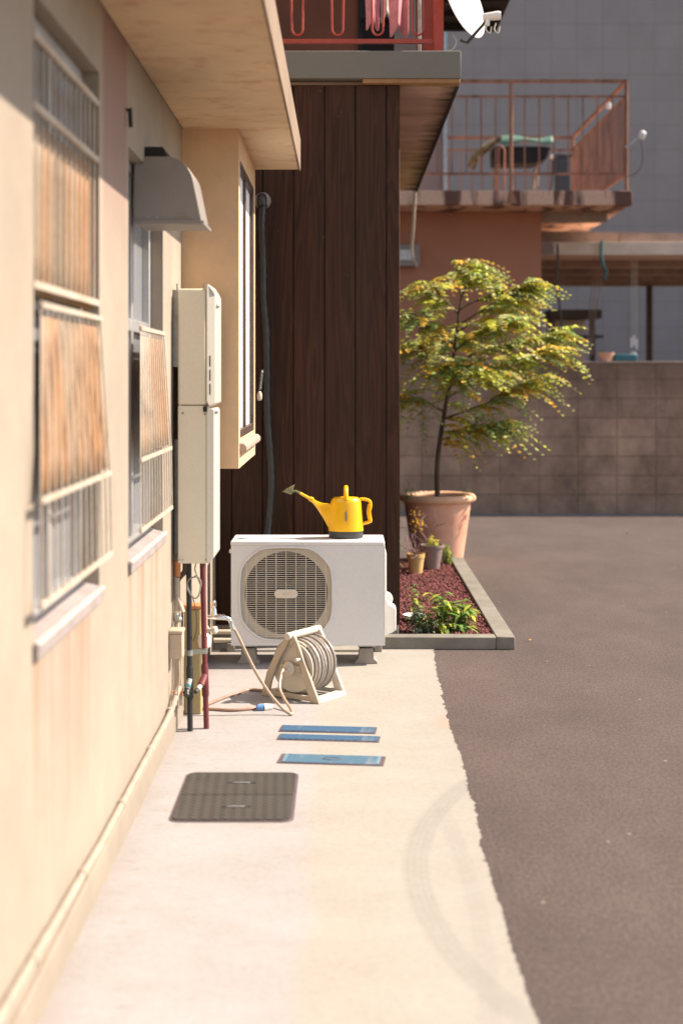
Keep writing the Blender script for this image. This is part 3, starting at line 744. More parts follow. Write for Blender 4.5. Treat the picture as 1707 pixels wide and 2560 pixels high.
# ------------------------------------------------------------------ outdoor AC unit
ac = thing('air_conditioner', 'white outdoor air conditioner unit with round fan grille against the dark wood wall', 'air conditioner', (-.184, 7.32, .10))
ax0, ax1, ay0, ay1, az0, az1 = -.570, .202, 7.18, 7.47, .102, .606
OC = (-.2927, .3640); OH = .232
def octo(h, cut, k=2):
    c_ = h-cut
    P = [(-c_, h), (c_, h), (h, c_), (h, -c_), (c_, -h), (-c_, -h), (-h, -c_), (-h, c_)]
    for _ in range(k):
        Q = []
        for i in range(len(P)):
            p, q = P[i], P[(i+1) % len(P)]
            t = .16 if _ == 0 else .25
            Q += [(p[0]*(1-t)+q[0]*t, p[1]*(1-t)+q[1]*t), (p[0]*t+q[0]*(1-t), p[1]*t+q[1]*(1-t))]
        P = Q
    return P
def ray_poly(P, a_):
    dx, dz = math.cos(a_), math.sin(a_); best = None
    for i in range(len(P)):
        (x1, z1_), (x2, z2) = P[i], P[(i+1) % len(P)]
        den = dx*(z2-z1_)-dz*(x2-x1)
        if abs(den) < 1e-12: continue
        t_ = (x1*(z2-z1_)-z1_*(x2-x1))/den; u = (x1*dz-z1_*dx)/den
        if t_ > 0 and -1e-9 <= u <= 1+1e-9: best = t_ if best is None else max(best, t_)
    return (dx*best, dz*best)
rect = [(ax0-OC[0], az1-OC[1]), (ax1-OC[0], az1-OC[1]), (ax1-OC[0], az0-OC[1]), (ax0-OC[0], az0-OC[1])]
hole = octo(OH, .102)
angs = sorted([math.atan2(z, x) for x, z in rect] + [i*2*PI/72-PI+.001 for i in range(72)])
def ring(mb, Pa, Pb, ya, yb, mi=0):
    A = [ray_poly(Pa, a_) for a_ in angs]; B = [ray_poly(Pb, a_) for a_ in angs]; n = len(angs)
    mb.add([(OC[0]+x, ya, OC[1]+z) for x, z in A]+[(OC[0]+x, yb, OC[1]+z) for x, z in B], [(i, (i+1) % n, n+(i+1) % n, n+i) for i in range(n)], mi)
circ = [(.211*math.cos(i*PI/36), .211*math.sin(i*PI/36)) for i in range(72)]
mb = MB()
ring(mb, rect, hole, ay0, ay0); ring(mb, hole, hole, ay0, ay0+.022)
mb.add([(ax0,ay0,az0),(ax0,ay1,az0),(ax0,ay1,az1),(ax0,ay0,az1)], [(0,1,2,3)]); mb.add([(ax1,ay0,az0),(ax1,ay1,az0),(ax1,ay1,az1),(ax1,ay0,az1)], [(3,2,1,0)])
mb.add([(ax0,ay1,az0),(ax1,ay1,az0),(ax1,ay1,az1),(ax0,ay1,az1)], [(3,2,1,0)]); mb.add([(ax0,ay0,az0),(ax1,ay0,az0),(ax1,ay1,az0),(ax0,ay1,az0)], [(3,2,1,0)])
mb.add([(ax0,ay0,az1),(ax1,ay0,az1),(ax1,ay1,az1),(ax0,ay1,az1)], [(0,1,2,3)])
mb.build('casing', m_ac, ac, fix=False, smooth=30)
mb = MB(); ring(mb, hole, circ, ay0+.022, ay0+.018); ring(mb, circ, circ, ay0+.018, ay0+.06); mb.build('shroud', m_acgrill, ac, fix=False, smooth=50)
mb = MB(); mb.lathe([(.2105, .0), (.2105, .15), (.0, .151)], (OC[0], ay0+.055, OC[1]), 40, (0,1,0), cap0=False); mb.build('fan_well', m_acin, ac, fix=False)
mb = MB()
for k in range(3):
    a0 = k*2*PI/3+.4
    def blade(u, v_):
        r = .045+.145*u; a_ = a0+(v_-.5)*(1.25+.25*u); return (OC[0]+r*math.cos(a_), ay0+.105-.035*(v_-.5)*2*(.6+.4*u), OC[1]+r*math.sin(a_))
    mb.grid(6, 8, blade)
fan = mb.each('fan_blade', m_charcoal, ac, thick=.003)
mb = MB(); mb.lathe([(.048, 0), (.045, -.03), (.02, -.045)], (OC[0], ay0+.12, OC[1]), 24, (0,1,0)); mb.build('fan_hub', m_charcoal, ac)
# guard
mb = MB()
nh = 41
for i in range(nh):
    z = -.216+.432*i/(nh-1)
    xs = ray_poly(hole, 0)[0]
    # half width of the octagon at this height
    lo_, hi_ = 0, .2235
    c_ = OH-.102
    hw = OH if abs(z) <= c_ else OH-(abs(z)-c_)
    hw = min(hw, OH)-.004
    mb.bar((OC[0]-hw, ay0+.004, OC[1]+z), (OC[0]+hw, ay0+.004, OC[1]+z), .003, .0030)
for i in range(9):
    x = -.2+.05*i
    c_ = OH-.102; hh = OH if abs(x) <= c_ else OH-(abs(x)-c_)
    mb.bar((OC[0]+x, ay0+.0005, OC[1]-hh+.004), (OC[0]+x, ay0+.0005, OC[1]+hh-.004), .0034, .005)
mb.build('fan_guard', m_acgrill, ac, smooth=0)
mb = MB(); mb.tube([(OC[0]+x, ay0-.001, OC[1]+z) for x, z in octo(OH+.003, .102)], .0055, 8, closed=True); mb.build('guard_rim', m_ac, ac)
pill = [(.037*(1 if k < 9 else -1)+.0225*math.cos(-PI/2+(k % 9)*PI/8+(PI if k >= 9 else 0)), .0225*math.sin(-PI/2+(k % 9)*PI/8+(PI if k >= 9 else 0))) for k in range(18)]
mb = MB(); mb.prism([(OC[0]+x, ay0-.008, OC[1]+z) for x, z in pill], (0, .006, 0)); bdg = mb.build('badge', m_acgrill, ac, bevel=.0015)
mb = MB()   # faint moulded letters on the badge
for k, (x, h_) in enumerate(((-.012, .012), (-.004, .016), (.006, .016), (.014, .012))): mb.box(OC[0]+x-.0008, OC[0]+x+.0008, ay0-.0092, ay0-.0078, OC[1]-h_/2, OC[1]+h_/2)
mb.build('moulded_mark', m_beige, bdg)
mb = MB(); mb.box(ax0-.003, ax1+.003, ay0-.003, ay1+.003, az1-.001, az1+.024); mb.build('lid', m_ac, ac, bevel=.008, seg=3)
mb = MB(); mb.lathe([(.003, 0), (.003, .002)], (-.21, ay0-.0025, az1+.010), 8, (0,-1,0)); mb.each('screw', m_galv, ac)
MB().box(ax0-.011, ax0-.001, ay0+.02, ay0+.05, .565, .585).build('side_lug', m_ac, ac, bevel=.003)
mb = MB(); prof = [(.2025, .575), (.212, .572), (.216, .555), (.216, .33), (.225, .30), (.262, .275), (.266, .268), (.266, .165), (.245, .15), (.2025, .132)]
mb.prism([(x, 7.27, z) for x, z in prof], (0, .13, 0)); sc_ = mb.build('valve_cover', m_acside, ac, bevel=.004)
MB().lathe([(.036, 0), (.040, .01), (.036, .02), (.020, .021)], (.214, 7.41, .30), 20, (0,1,0)).build('cover_dome', m_acside, ac)
mb = MB(); mb.box(ax1+.0005, ax1+.004, ay0-.001, ay0+.06, az0, az1-.002); mb.build('corner_panel', m_acside, ac, bevel=.001)
mb = MB()
for x in (-.49, .115): mb.box(x-.045, x+.045, 7.22, 7.44, .086, .101)
mb.each('foot', m_galv, ac, bevel=.003)
def pad(x, y, lab):
    mb = MB()
    mb.prism([(x-.058, y-.055, .004), (x+.058, y-.055, .004), (x+.056, y-.055, .016), (x+.040, y-.055, .030), (x+.034, y-.055, .083), (x-.034, y-.055, .083), (x-.040, y-.055, .030), (x-.056, y-.055, .016)], (0, .11, 0))
    return tag(mb.build('mounting_block', m_found, origin=(x, y, .004), bevel=.003), lab, 'support block', 'blocks under the air conditioner')
pad(-.485, 7.26, 'grey plastic block under the left end of the air conditioner')
pad(.112, 7.26, 'grey plastic block under the right end of the air conditioner')
# two drain pipes lying behind the blocks
for (yy, zz, lab) in ((7.58, .100, 'upper cream pipe lying along the foundation behind the air conditioner'), (7.54, .062, 'lower cream pipe lying along the foundation behind the air conditioner')):
    tag(MB().tube([(-.69, yy, zz), (-.2, yy, zz-.004), (.21, yy, zz-.002)], .013, 10).build('floor_pipe', m_bone, origin=(0, yy, zz)), lab, 'pipe', 'pipes along the foundation')
for x, lab in ((-.60, 'left of the air conditioner'), (-.20, 'behind the middle of the air conditioner'), (.18, 'at the right end of the air conditioner')):
    tag(MB().box(x-.02, x+.02, 7.52, 7.60, .004, .049).build('pipe_rest', m_found, origin=(x, 7.56, .004), bevel=.004), 'low concrete rest under the two cream pipes '+lab, 'pipe rest', 'rests under the cream pipes')

# refrigerant line on the wood wall
ln = thing('pipe_lagging', 'black lagged pipe snaking down the wood wall behind the air conditioner', 'pipe', (-.43, 7.68, .6))
pts = [at(603, 470, 7.67), at(600, 520, 7.66), at(603, 600, 7.68), at(604, 690, 7.68), at(610, 760, 7.69), at(612, 860, 7.69), at(613, 960, 7.69), at(620, 1050, 7.69), at(622, 1120, 7.69), at(616, 1200, 7.68), at(610, 1260, 7.62), at(612, 1300, 7.56)]
sp_ = spline(pts, 10); rr = [.0215+.0015*math.sin(i*1.9) for i in range(len(sp_))]
MB().tube(sp_, rr, 12).build('lagging', m_lagging, ln)
MB().lathe([(.045, 0), (.047, .012), (.040, .035), (.030, .045)], (at(603, 462, 7.75)), 20, (0,-1,0)).build('wall_sleeve', m_grommet, ln)
pts = spline([at(601, 452, 7.70), at(601, 462, 7.67), at(603, 475, 7.66)], 4)
MB().tube(pts, .026, 12).build('collar', m_lagging, ln)
# spring cord with white plug
cp = thing('hanging_plug', 'short coiled cord with a cream plug hanging beside the black pipe', 'plug', at(597, 905, 7.60))
c0, c1 = at(602, 850, 7.62), at(597, 895, 7.60); pp = []
for k in range(90):
    t_ = k/89; a_ = k*.95; p = c0.lerp(c1, t_); pp.append(p+Vector((.006*math.cos(a_), .006*math.sin(a_), 0)))
MB().tube(pp, .0022, 5).build('cord', m_galv, cp)
MB().lathe([(.008, 0), (.013, .008), (.014, .03), (.010, .044), (.006, .05)], at(596, 920, 7.60), 14).build('plug', m_bone, cp)

# ------------------------------------------------------------------ watering can
k_ = .000591
cx, cy, cz = .009, 7.325, .6315
def PC(x, y, dy=0): return Vector((cx+(x-1060)*k_, cy+dy, cz+(548-y)*k_))
can = thing('watering_can', 'yellow plastic watering can with dark base and green rose on the air conditioner', 'watering can', (cx, cy, cz))
mb = MB(); prof = [(.091, 62*k_), (.0905, 75*k_), (.079, 302*k_), (.077, 318*k_), (.070, 338*k_), (.062, 350*k_), (.02, 356*k_)]
mb.lathe(prof, (cx, cy, cz), 36, sy=.82); mb.build('body', m_yellow, can, smooth=40)
mb = MB(); mb.lathe([(.084, .0), (.088, .004), (.0885, 61*k_)], (cx, cy, cz), 36, sy=.82); mb.build('base', m_charcoal, can, smooth=40)
# carrying handle seen end-on
mb = MB(); hp = []
for i in range(15):
    a_ = PI*i/14; hp.append((cx, cy+.052*math.cos(a_), cz+335*k_+ (.060)*math.sin(a_)))
mb.tube([(p[0], p[1], p[2]) for p in hp], .0125, 10); mb.build('top_handle', m_yellow, can)
# side handle
hp = [PC(1180, 215), PC(1215, 214), PC(1255, 224), PC(1272, 245), PC(1268, 290), PC(1258, 330), PC(1266, 370), PC(1270, 405), PC(1250, 415), PC(1205, 428)]
mb = MB(); sph = spline(hp, 6); mb.tube(sph, [.0105 if 20 < i < 44 else .0085 for i in range(len(sph))], 10); hnd = mb.build('side_handle', m_yellow, can)
mb = MB()
for i in range(9): p = PC(1266-4*math.sin(i/8*PI)*1.5, 262+i*14); mb.lathe([(.0118, -.0018), (.0118, .0018)], p, 12)
mb.each('grip_rib', m_yellow, hnd)
# spout: wide fin at the body narrowing to the tube
fin = [(930, 262), (905, 252), (860, 252), (800, 228), (770, 232), (800, 275), (860, 360), (905, 440), (915, 480), (960, 480), (960, 262)]
mb = MB()
def sec(xx, yt, yb, hw): return [PC(xx, yt, -hw*.5), PC(xx, (yt+yb)/2, -hw), PC(xx, yb, -hw*.5), PC(xx, yb, hw*.5), PC(xx, (yt+yb)/2, hw), PC(xx, yt, hw*.5)]
secs = [sec(985, 255, 482, .05), sec(935, 255, 478, .042), sec(905, 254, 455, .034), sec(860, 250, 372, .026), (sec(810, 232, 296, .018)), sec(770, 206, 246, .013), sec(750, 196, 232, .011)]
vv = [p for s_ in secs for p in s_]; ff = []
for i in range(len(secs)-1):
    for q in range(6): q2 = (q+1) % 6; ff.append((i*6+q, i*6+q2, (i+1)*6+q2, (i+1)*6+q))
ff.append(tuple(range(6))); mb.add(vv, ff)
mb.tube([PC(775, 222), PC(748, 210), PC(745, 209), PC(660, 160)], [.0125, .0125, .0085, .0068], 12)
spt = mb.build('spout', m_yellow, can, smooth=50)
mb = MB(); mb.tube([PC(668, 166), PC(625, 142), PC(600, 148)], [.0062, .0058, .006], 10)
ap = PC(588, 170); top = PC(560, 120); axv = (top-ap).normalized()
mb.lathe([(.006, 0), (.030, (top-ap).length*.85), (.0385, (top-ap).length), (.036, (top-ap).length+.002)], ap, 20, axv, sy=.8)
mb.build('rose', m_olive, can, smooth=40)
MB().prism([PC(1052, 320, -.0725), PC(1066, 300, -.072), PC(1068, 370, -.0745), PC(1060, 400, -.0755), PC(1052, 390, -.075)], (0, -.002, 0)).build('sticker', m_greypot, can)

# ------------------------------------------------------------------ hose reel
reel = thing('hose_reel', 'bone coloured plastic hose reel standing on the pale concrete', 'hose reel', (-.20, 6.5, .004))
o3 = Vector((-.37, 6.49, .004)); e = Vector((.83, -.557, 0)).normalized(); u3 = Vector((.557, .83, 0)).normalized(); up = Vector((0,0,1))
def RP(a_, b_, c_): return o3+e*a_+u3*b_+up*c_
BW, DEP, HT = .30, .205, .292
def aframe(b):
    mb = MB()
    th = u3*.016
    def poly(pts): mb.prism([RP(x, b, z) for x, z in pts], th)
    poly([(-.012, 0), (.028, 0), (.045, .07), (.085, .165), (.128, .235), (.15, .275), (.15, HT), (.128, HT), (.11, .262), (.062, .19), (.02, .11)])
    poly([(.128+.0225, HT), (.1505, .235), (.172, .262), (.20, .17), (.262, 0), (.312, 0), (.232, .17), (.19, .262), (.172, HT)])
    poly([(.030, .006), (.262, .006), (.258, .028), (.038, .028)])
    poly([(.088, .128), (.212, .128), (.204, .158), (.098, .158)])
    return mb
for b in (0, DEP): aframe(b).build('side_frame', m_beige if b == 0 else m_bone, reel, bevel=.003)  # same plastic; near frame painted darker beige to stand for its shaded side
mb = MB(); mb.prism([RP(.262, .016, 0), RP(.312, .016, 0), RP(.305, .016, .022), RP(.268, .016, .022)], u3*(DEP-.016))
mb.prism([RP(-.012, .016, 0), RP(.028, .016, 0), RP(.028, .016, .016), RP(-.008, .016, .016)], u3*(DEP-.016)); mb.each('base_bar', m_bone, reel, bevel=.003)
mb = MB(); mb.tube([RP(.15, -.022, HT-.004), RP(.15, DEP+.03, HT-.004)], .0165, 16); mb.build('handle', m_bone, reel, bevel=.003)
DC = (.15, .143)
mb = MB()
for b in (.022, DEP-.010):
    mb.lathe([(.012, 0), (.105, .002), (.112, .001), (.112, .006), (.105, .006), (.012, .008)], RP(DC[0], b, DC[1]), 36, u3)
mb.each('drum_disc', m_bone, reel)
mb = MB(); mb.lathe([(.05, 0), (.05, DEP-.04)], RP(DC[0], .03, DC[1]), 24, u3); mb.build('drum_core', m_bone, reel)
mb = MB(); mb.lathe([(.026, .0), (.030, .006), (.030, .012), (.016, .015), (.012, .028), (.009, .030)], RP(DC[0], .003, DC[1]), 24, -u3); mb.build('hub', m_bone, reel)
mb = MB(); mb.tube([RP(DC[0]+.055, -.002, DC[1]+.045), RP(DC[0]+.055, -.03, DC[1]+.045)], .009, 10); mb.build('crank_knob', m_alu, reel)
hosec = thing('coiled_hose', 'grey garden hose wound in many turns on the reel drum', 'hose', RP(DC[0], .08, DC[1]))
for k, (rad, shade) in enumerate(((.098, 0), (.112, 1), (.121, 0))):
    mb = MB(); pts = []; turns = 8 - k
    for i in range(turns*28+1):
        t_ = i/28; a_ = 2*PI*t_ + k; b = .036+.0+.0105*k*.5+(DEP-.058)*t_/turns
        wob = .0025*math.sin(t_*3.1+k)
        q = RP(DC[0], b, DC[1]); pts.append(q + e*(math.cos(a_)*(rad+wob)) + up*(math.sin(a_)*(rad+wob)))
    mb.tube(pts, .0068, 8, caps=True)
    mb.build('hose_layer', (m_hosegrey, m_bone, m_hosegrey)[k], hosec)
# supply hose: tap -> ground loop -> hub
hb = RP(DC[0], -.03, DC[1])
pts = [(-.490, 6.165, .398), (-.487, 6.163, .385), (-.465, 6.16, .350), (-.425, 6.15, .27), (-.375, 6.14, .175), (-.315, 6.135, .085), (-.262, 6.12, .03), (-.232, 6.105, .013), (-.222, 6.125, .012), (-.235, 6.18, .022), (-.262, 6.24, .045), (-.285, 6.29, .082), (-.283, 6.33, .120), tuple(hb+Vector((-.012, -.02, .0))), tuple(hb+u3*.012)]
tag(MB().tube(spline(pts, 8), .0068, 10).build('supply_hose', m_hose, origin=(-.35, 6.15, .01)), 'tan hose hanging from the chrome tap down to the reel hub', 'hose')
tag(MB().tube([(-.490, 6.165, .402), (-.484, 6.163, .372), (-.478, 6.162, .362)], .0100, 10).build('hose_clip', m_galv, origin=(-.487, 6.164, .38)), 'small metal clip gripping the hose on the chrome tap', 'clip')
def zg(x, y, z=.011): X_, Y_ = Z3(x, y); return tuple(gr(X_, Y_, z))
pts = [tuple(RP(.06, .05, .012)), zg(720, 1080), zg(620, 1105), zg(520, 1135), zg(420, 1175), zg(330, 1210), zg(300, 1225), zg(340, 1228), zg(420, 1232), zg(560, 1240), zg(680, 1232), zg(755, 1222)]
tag(MB().tube(spline(pts, 8), .0066, 10).build('loose_hose', m_hosered, origin=(-.45, 6.3, .01)), 'red brown end of hose looping over the concrete beside the pipes', 'hose')
cn = thing('hose_connector', 'blue and white hose connector lying on the concrete', 'hose connector', zg(800, 1220))
a_, b_, c_, d_ = [Vector(zg(x, y, .016)) for x, y in ((755, 1222), (812, 1220), (822, 1219), (880, 1213))]
MB().tube([a_, a_.lerp(b_, .15), b_], [.010, .0145, .0145], 14).build('collar', m_blue, cn)
MB().tube([b_, c_, c_.lerp(d_, .5), d_], [.0165, .0165, .0145, .011], 14).build('nozzle', m_white, cn)

# ------------------------------------------------------------------ covers in the ground
def roundrect(x0, x1, y0, y1, r, n=5):
    P = []
    for cx_, cy_, a0 in ((x1-r, y1-r, 0), (x0+r, y1-r, 90), (x0+r, y0+r, 180), (x1-r, y0+r, 270)):
        for k in range(n+1):
            a_ = R(a0+90*k/n); P.append((cx_+r*math.cos(a_), cy_+r*math.sin(a_)))
    return P
mh = thing('manhole_cover', 'grey chequered metal manhole cover in two halves set in the pale concrete', 'manhole cover', (-.370, 4.933, .004))
MB().prism([(x, y, .0035) for x, y in roundrect(-.575, -.166, 4.644, 5.222, .037)], (0, 0, .003)).build('frame', m_lidframe, mh)
for y0_, y1_ in ((4.655, 4.9305), (4.9355, 5.211)):
    P = roundrect(-.565, -.176, 4.655, 5.211, .03)
    Q = [(x, min(max(y, y0_), y1_)) for x, y in P]
    Q2 = [q for i, q in enumerate(Q) if q != Q[i-1]]
    h = MB().prism([(x, y, .0066) for x, y in Q2], (0, 0, .004)).build('plate', m_check, mh, smooth=0)
    ym = (y0_+y1_)/2
    MB().bar((-.395, ym, .0122), (-.335, ym, .0122), .005, .003).build('handle', m_alu, h, bevel=.001)
    MB().box(-.415, -.315, ym-.008, ym+.008, .0107, .0113).build('handle_recess', m_dark, h)
def lid(cx_, cy_, w_, d_, ang, m, lab, ends=False):
    t_ = thing('ground_hatch', lab, 'hatch', (cx_, cy_, .004), 'blue meter hatches in the concrete', rz=R(ang))
    off = Vector((cx_, cy_, .004))
    def lb(x0, x1, y0, y1, z0, z1, name, mat):
        mb = MB(); mb.box(x0, x1, y0, y1, z0, z1)
        o = mb.build(name, mat, None, bevel=.001); o.parent = t_; return o
    lb(-w_/2-.003, w_/2+.003, -d_/2-.003, d_/2+.003, -.0005, .003, 'frame', m_lidframe)
    ix = w_/2-(.020 if ends else .005)
    lb(-ix, ix, -d_/2+.004, d_/2-.004, .0031, .0055, 'plate', m)
    if ends:
        for s_ in (-1, 1):
            lb(s_*ix-.006, s_*ix+.006, -d_/2+.006, d_/2-.006, .0057, .0065, 'end_strip', m_lidteal2)
        mbx = MB(); mbx.tube([(.035*math.cos(a/12*2*PI), .017*math.sin(a/12*2*PI), .0060) for a in range(12)], .0015, 6, closed=True)
        o = mbx.build('emblem', m_lidframe); o.parent = t_
m_lidteal2 = M('teal_plain', (.14, .24, .31), .6, .1, 8, .2)
lid(-.066, 5.862, .392, .098, -5.5, m_lidblue, 'farthest of the three blue ground hatches, dark blue studded strip nearest the hose reel')
lid(-.062, 5.722, .405, .084, -6.0, m_lidblue, 'middle blue ground hatch, the narrow dark blue studded strip')
lid(-.047, 5.398, .396, .124, -6.0, m_lidteal, 'pale teal ground hatch with dark end pieces, nearest the manhole cover', True)

# ------------------------------------------------------------------ dark wood house
wh = thing('wood_house', 'dark brown timber clad building with grey coping slab and a red balcony railing', 'house', (-.2, 7.75, 0))
mb = MB(); x = -.80; x1 = .304
xs = [.304, .230]
while xs[-1] > -.85: xs.append(xs[-1]-.1685)
xs = xs[::-1]
for a_, b_ in zip(xs, xs[1:]): mb.box(a_+.0022, b_-.0022, 7.75, 7.772, .108, 3.049)
y = 7.775
while y < 12.0: mb.box(.286, .304, y, min(y+.164, 12.2), .108, 3.049); y += .1685
mb.build('cladding', m_wood, wh, bevel=.0025, seg=1)
MB().box(-.9, .288, 7.774, 12.2, .0, 3.05).build('core_wall', m_dark, wh)
MB().box(-.9, .296, 7.752, 7.773, 0, .107).build('foundation', m_found, wh, bevel=.003)
mb = MB(); mb.box(-.95, .632, 7.70, 12.2, 3.075, 3.225); mb.build('coping_slab', m_slab, wh, bevel=.004)
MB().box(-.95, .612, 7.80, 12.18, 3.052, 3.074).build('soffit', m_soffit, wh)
mb = MB(); mb.box(.10, .628, 7.705, 7.799, 3.050, 3.0745); mb.build('soffit_trim', m_ochrerust, wh, bevel=.004)
MB().box(.6125, .628, 7.80, 12.18, 3.045, 3.0745).build('edge_trim', m_roof, wh)
MB().box(-1.6, .335, 9.2, 12.2, 3.226, 5.4).build('upper_wall', m_upper, wh)
MB().box(.325, .46, 9.14, 9.198, 3.226, 5.1).build('door_frame', m_beigepanel, wh, bevel=.004)
MB().box(.09, .324, 9.18, 9.199, 3.226, 5.0).build('door', m_dark, wh)
# red railing
mb = MB(); mb.box(.495, .550, 7.86, 7.915, 3.226, 4.35); rl = mb.build('railing', m_red, wh, bevel=.003)
mb = MB(); mb.bar((-.95, 7.885, 3.318), (.494, 7.885, 3.318), .022, .024).bar((-.95, 7.885, 4.30), (.494, 7.885, 4.30), .03, .03).bar((.522, 7.92, 3.318), (.522, 10.9, 3.318), .022, .024).bar((.522, 7.92, 4.30), (.522, 10.9, 4.30), .03, .03)
mb.each('rail', m_red, rl)
mb = MB(); x = .408
while x > -.95:
    pts = [(x-.046, 7.885, 4.29), (x-.030, 7.885, 3.40)] + [(x-.030*math.cos(PI*i/8), 7.885, 3.385-.032*math.sin(PI*i/8)) for i in range(9)] + [(x+.030, 7.885, 3.40), (x+.046, 7.885, 4.29)]
    mb.tube(pts, .0065, 6); x -= .2225
mb.each('hairpin_bar', m_red, rl)
mb = MB(); y = 8.0
while y < 10.9: mb.bar((.522, y, 3.33), (.522, y, 4.29), .012, .012); y += .105
mb.each('baluster', m_red, rl)
MB().box(.499, .545, 10.9, 10.95, 3.226, 4.35).build('post', m_red, rl, bevel=.003)
# eaves of the upper roof
mb = MB(); mb.box(-1.6, 1.31, 8.7, 12.2, 4.44, 4.62)
y = 8.8
while y < 12.2: mb.box(.34, 1.28, y, y+.05, 4.38, 4.439); y += .455
mb.build('eaves', m_roof, wh)

# washing on the balcony
def garment(name, lab, m, x0, x1, ztop, zbot, Y, folds, cat='laundry', sk=0.0):
    mb = MB()
    def f(u, v_):
        xx = x0+(x1-x0)*u; wv = .018*math.sin(u*folds*PI*2+v_*1.3)+.008*math.sin(u*folds*5+v_*4)
        xx += sk*v_ + .01*math.sin(v_*5)*(u-.5); zz = ztop+(zbot-ztop)*v_ - .02*v_*math.sin(u*folds*PI*2+1)-.015*v_*abs(u-.4)
        return (xx, Y+wv*(.5+v_), zz)
    mb.grid(26, 18, f)
    return tag(mb.build(name, m, origin=((x0+x1)/2, Y, zbot), thick=.004, smooth=80), lab, cat, 'washing on the red balcony')
garment('pink_towel', 'narrow pink cloth hanging left of the grey one behind the red railing', m_pink, at(838,0,8.15).x, at(872,0,8.15).x, 4.02, at(0,58,8.15).z, 8.15, 1.2)
garment('grey_shirt', 'grey white cloth hanging between the two pink ones behind the red railing', m_greycloth, at(872,0,8.2).x, at(905,0,8.2).x, 4.02, at(0,42,8.2).z, 8.2, 1.2)
garment('pink_shirt', 'wide pink cloth hanging nearest the red corner post', m_pink, at(888,0,8.1).x, at(935,0,8.1).x, 4.02, at(0,74,8.1).z, 8.1, 1.3, sk=.012)
ldy = thing('laundry_pole', 'steel laundry pole carrying the washing on the red balcony', 'laundry pole', (.1, 8.15, 3.226))
MB().tube([(-.7, 8.15, 4.03), (.44, 8.15, 4.03)], .014, 10).build('pole', m_galv, ldy)
MB().tube([(-.66, 8.15, 3.226), (-.66, 8.15, 4.02)], .012, 8).build('stand', m_galv, ldy)
MB().tube([(.43, 8.15, 3.226), (.43, 8.15, 4.02)], .012, 8).build('stand', m_galv, ldy)
bn = thing('black_bin', 'black storage bin on the deck below the hanging washing', 'storage bin', (.2, 8.45, 3.226))
MB().prism([(.11, 8.35, 3.226), (.295, 8.35, 3.226), (.305, 8.35, 3.55), (.10, 8.35, 3.55)], (0, .2, 0)).build('body', m_black, bn, bevel=.01)
MB().box(.095, .31, 8.34, 8.56, 3.551, 3.575).build('lid', m_black, bn, bevel=.006)

# satellite dish
dc = at(1054, 2, 7.96)
dish = thing('satellite_dish', 'white satellite dish fixed to the red corner post', 'satellite dish', dc)
axd = Vector((.82, -.50, .28)).normalized()
prof = [(0.0, 0.0)]+[(.232*i/10, .05*(i/10)**2) for i in range(1, 11)]
mb = MB(); mb.lathe(prof, dc-axd*.02, 40, axd, cap0=False, cap1=False); mb.build('reflector', m_dish, dish, thick=.004, smooth=60)
lnb = at(1128, 40, 7.78)
q = Vector((0,0,1)).rotation_difference(axd)
bot = at(1072, 98, 7.82)
MB().tube([bot+Vector((-.03, .03, .02)), bot, lnb+Vector((-.03, .0, -.02))], .009, 8).build('arm', m_charcoal, dish)
mb = MB(); mb.tube([lnb+Vector((-.045, .01, .004)), lnb+Vector((.035, -.01, .008)), lnb+Vector((.05, -.012, .008))], [.020, .026, .022], 14); mb.tube([lnb+Vector((-.02, .0, 0)), lnb+Vector((-.025, .0, -.045))], .014, 10); mb.build('receiver', m_white, dish)
mb = MB()
for dx in (-.02, .025): mb.tube(spline([lnb+Vector((dx, 0, -.03)), lnb+Vector((dx-.01, 0, -.065)), lnb+Vector((dx+.012, 0, -.085)), lnb+Vector((dx+.02, 0, -.05))], 5), .0035, 6)
mb.tube(spline([at(1022, 118, 7.9), at(1040, 112, 7.9), at(1047, 95, 7.9), at(1040, 80, 7.9)], 6), .0035, 6)
mb.each('cable', m_bone, dish)
MB().tube([dc-axd*.03, dc-axd*.12, Vector((.53, 7.89, dc.z-.05))], .016, 8).build('mount', m_charcoal, dish)

# ------------------------------------------------------------------ planter
mb = MB(); K0 = 7.60
mb.box(.812, .912, K0, 10.95, 0, .070); kb = mb.build('planter_kerb', m_kerb, origin=(.6, 8.5, 0), bevel=.005)
tag(kb, 'pale concrete kerb edging the red gravel bed on its long right side', 'kerb', 'kerbs of the planting bed')
tag(MB().box(.20, .8105, K0+.002, K0+.098, 0, .068).build('planter_kerb', m_kerb, origin=(.5, K0, 0), bevel=.005), 'short grey concrete kerb across the front of the red gravel bed', 'kerb', 'kerbs of the planting bed')
MB_ = MB(); MB_.box(.306, .811, K0+.10, 10.95, 0, .040)
tag(MB_.build('planting_soil', m_soil), kind='structure')
rnd = random.Random(11); mb = MB()
for i in range(9000):
    x, y = rnd.uniform(.312, .806), K0+.105+(3.2)*rnd.random()**1.25; r = rnd.uniform(.005, .0125)
    z = .040+rnd.random()*.016
    P = [Vector((x+r*rnd.uniform(.6,1.2)*a, y+r*rnd.uniform(.6,1.2)*b, z+r*rnd.uniform(.5,.9)*c)) for a, b, c in ((1,0,0),(-1,0,0),(0,1,0),(0,-1,0),(0,0,1),(0,0,-1))]
    mb.add(P, [(0,2,4),(2,1,4),(1,3,4),(3,0,4),(2,0,5),(1,2,5),(3,1,5),(0,3,5)])
tag(mb.build('lava_gravel', m_lava, smooth=0, fix=False), kind='stuff')

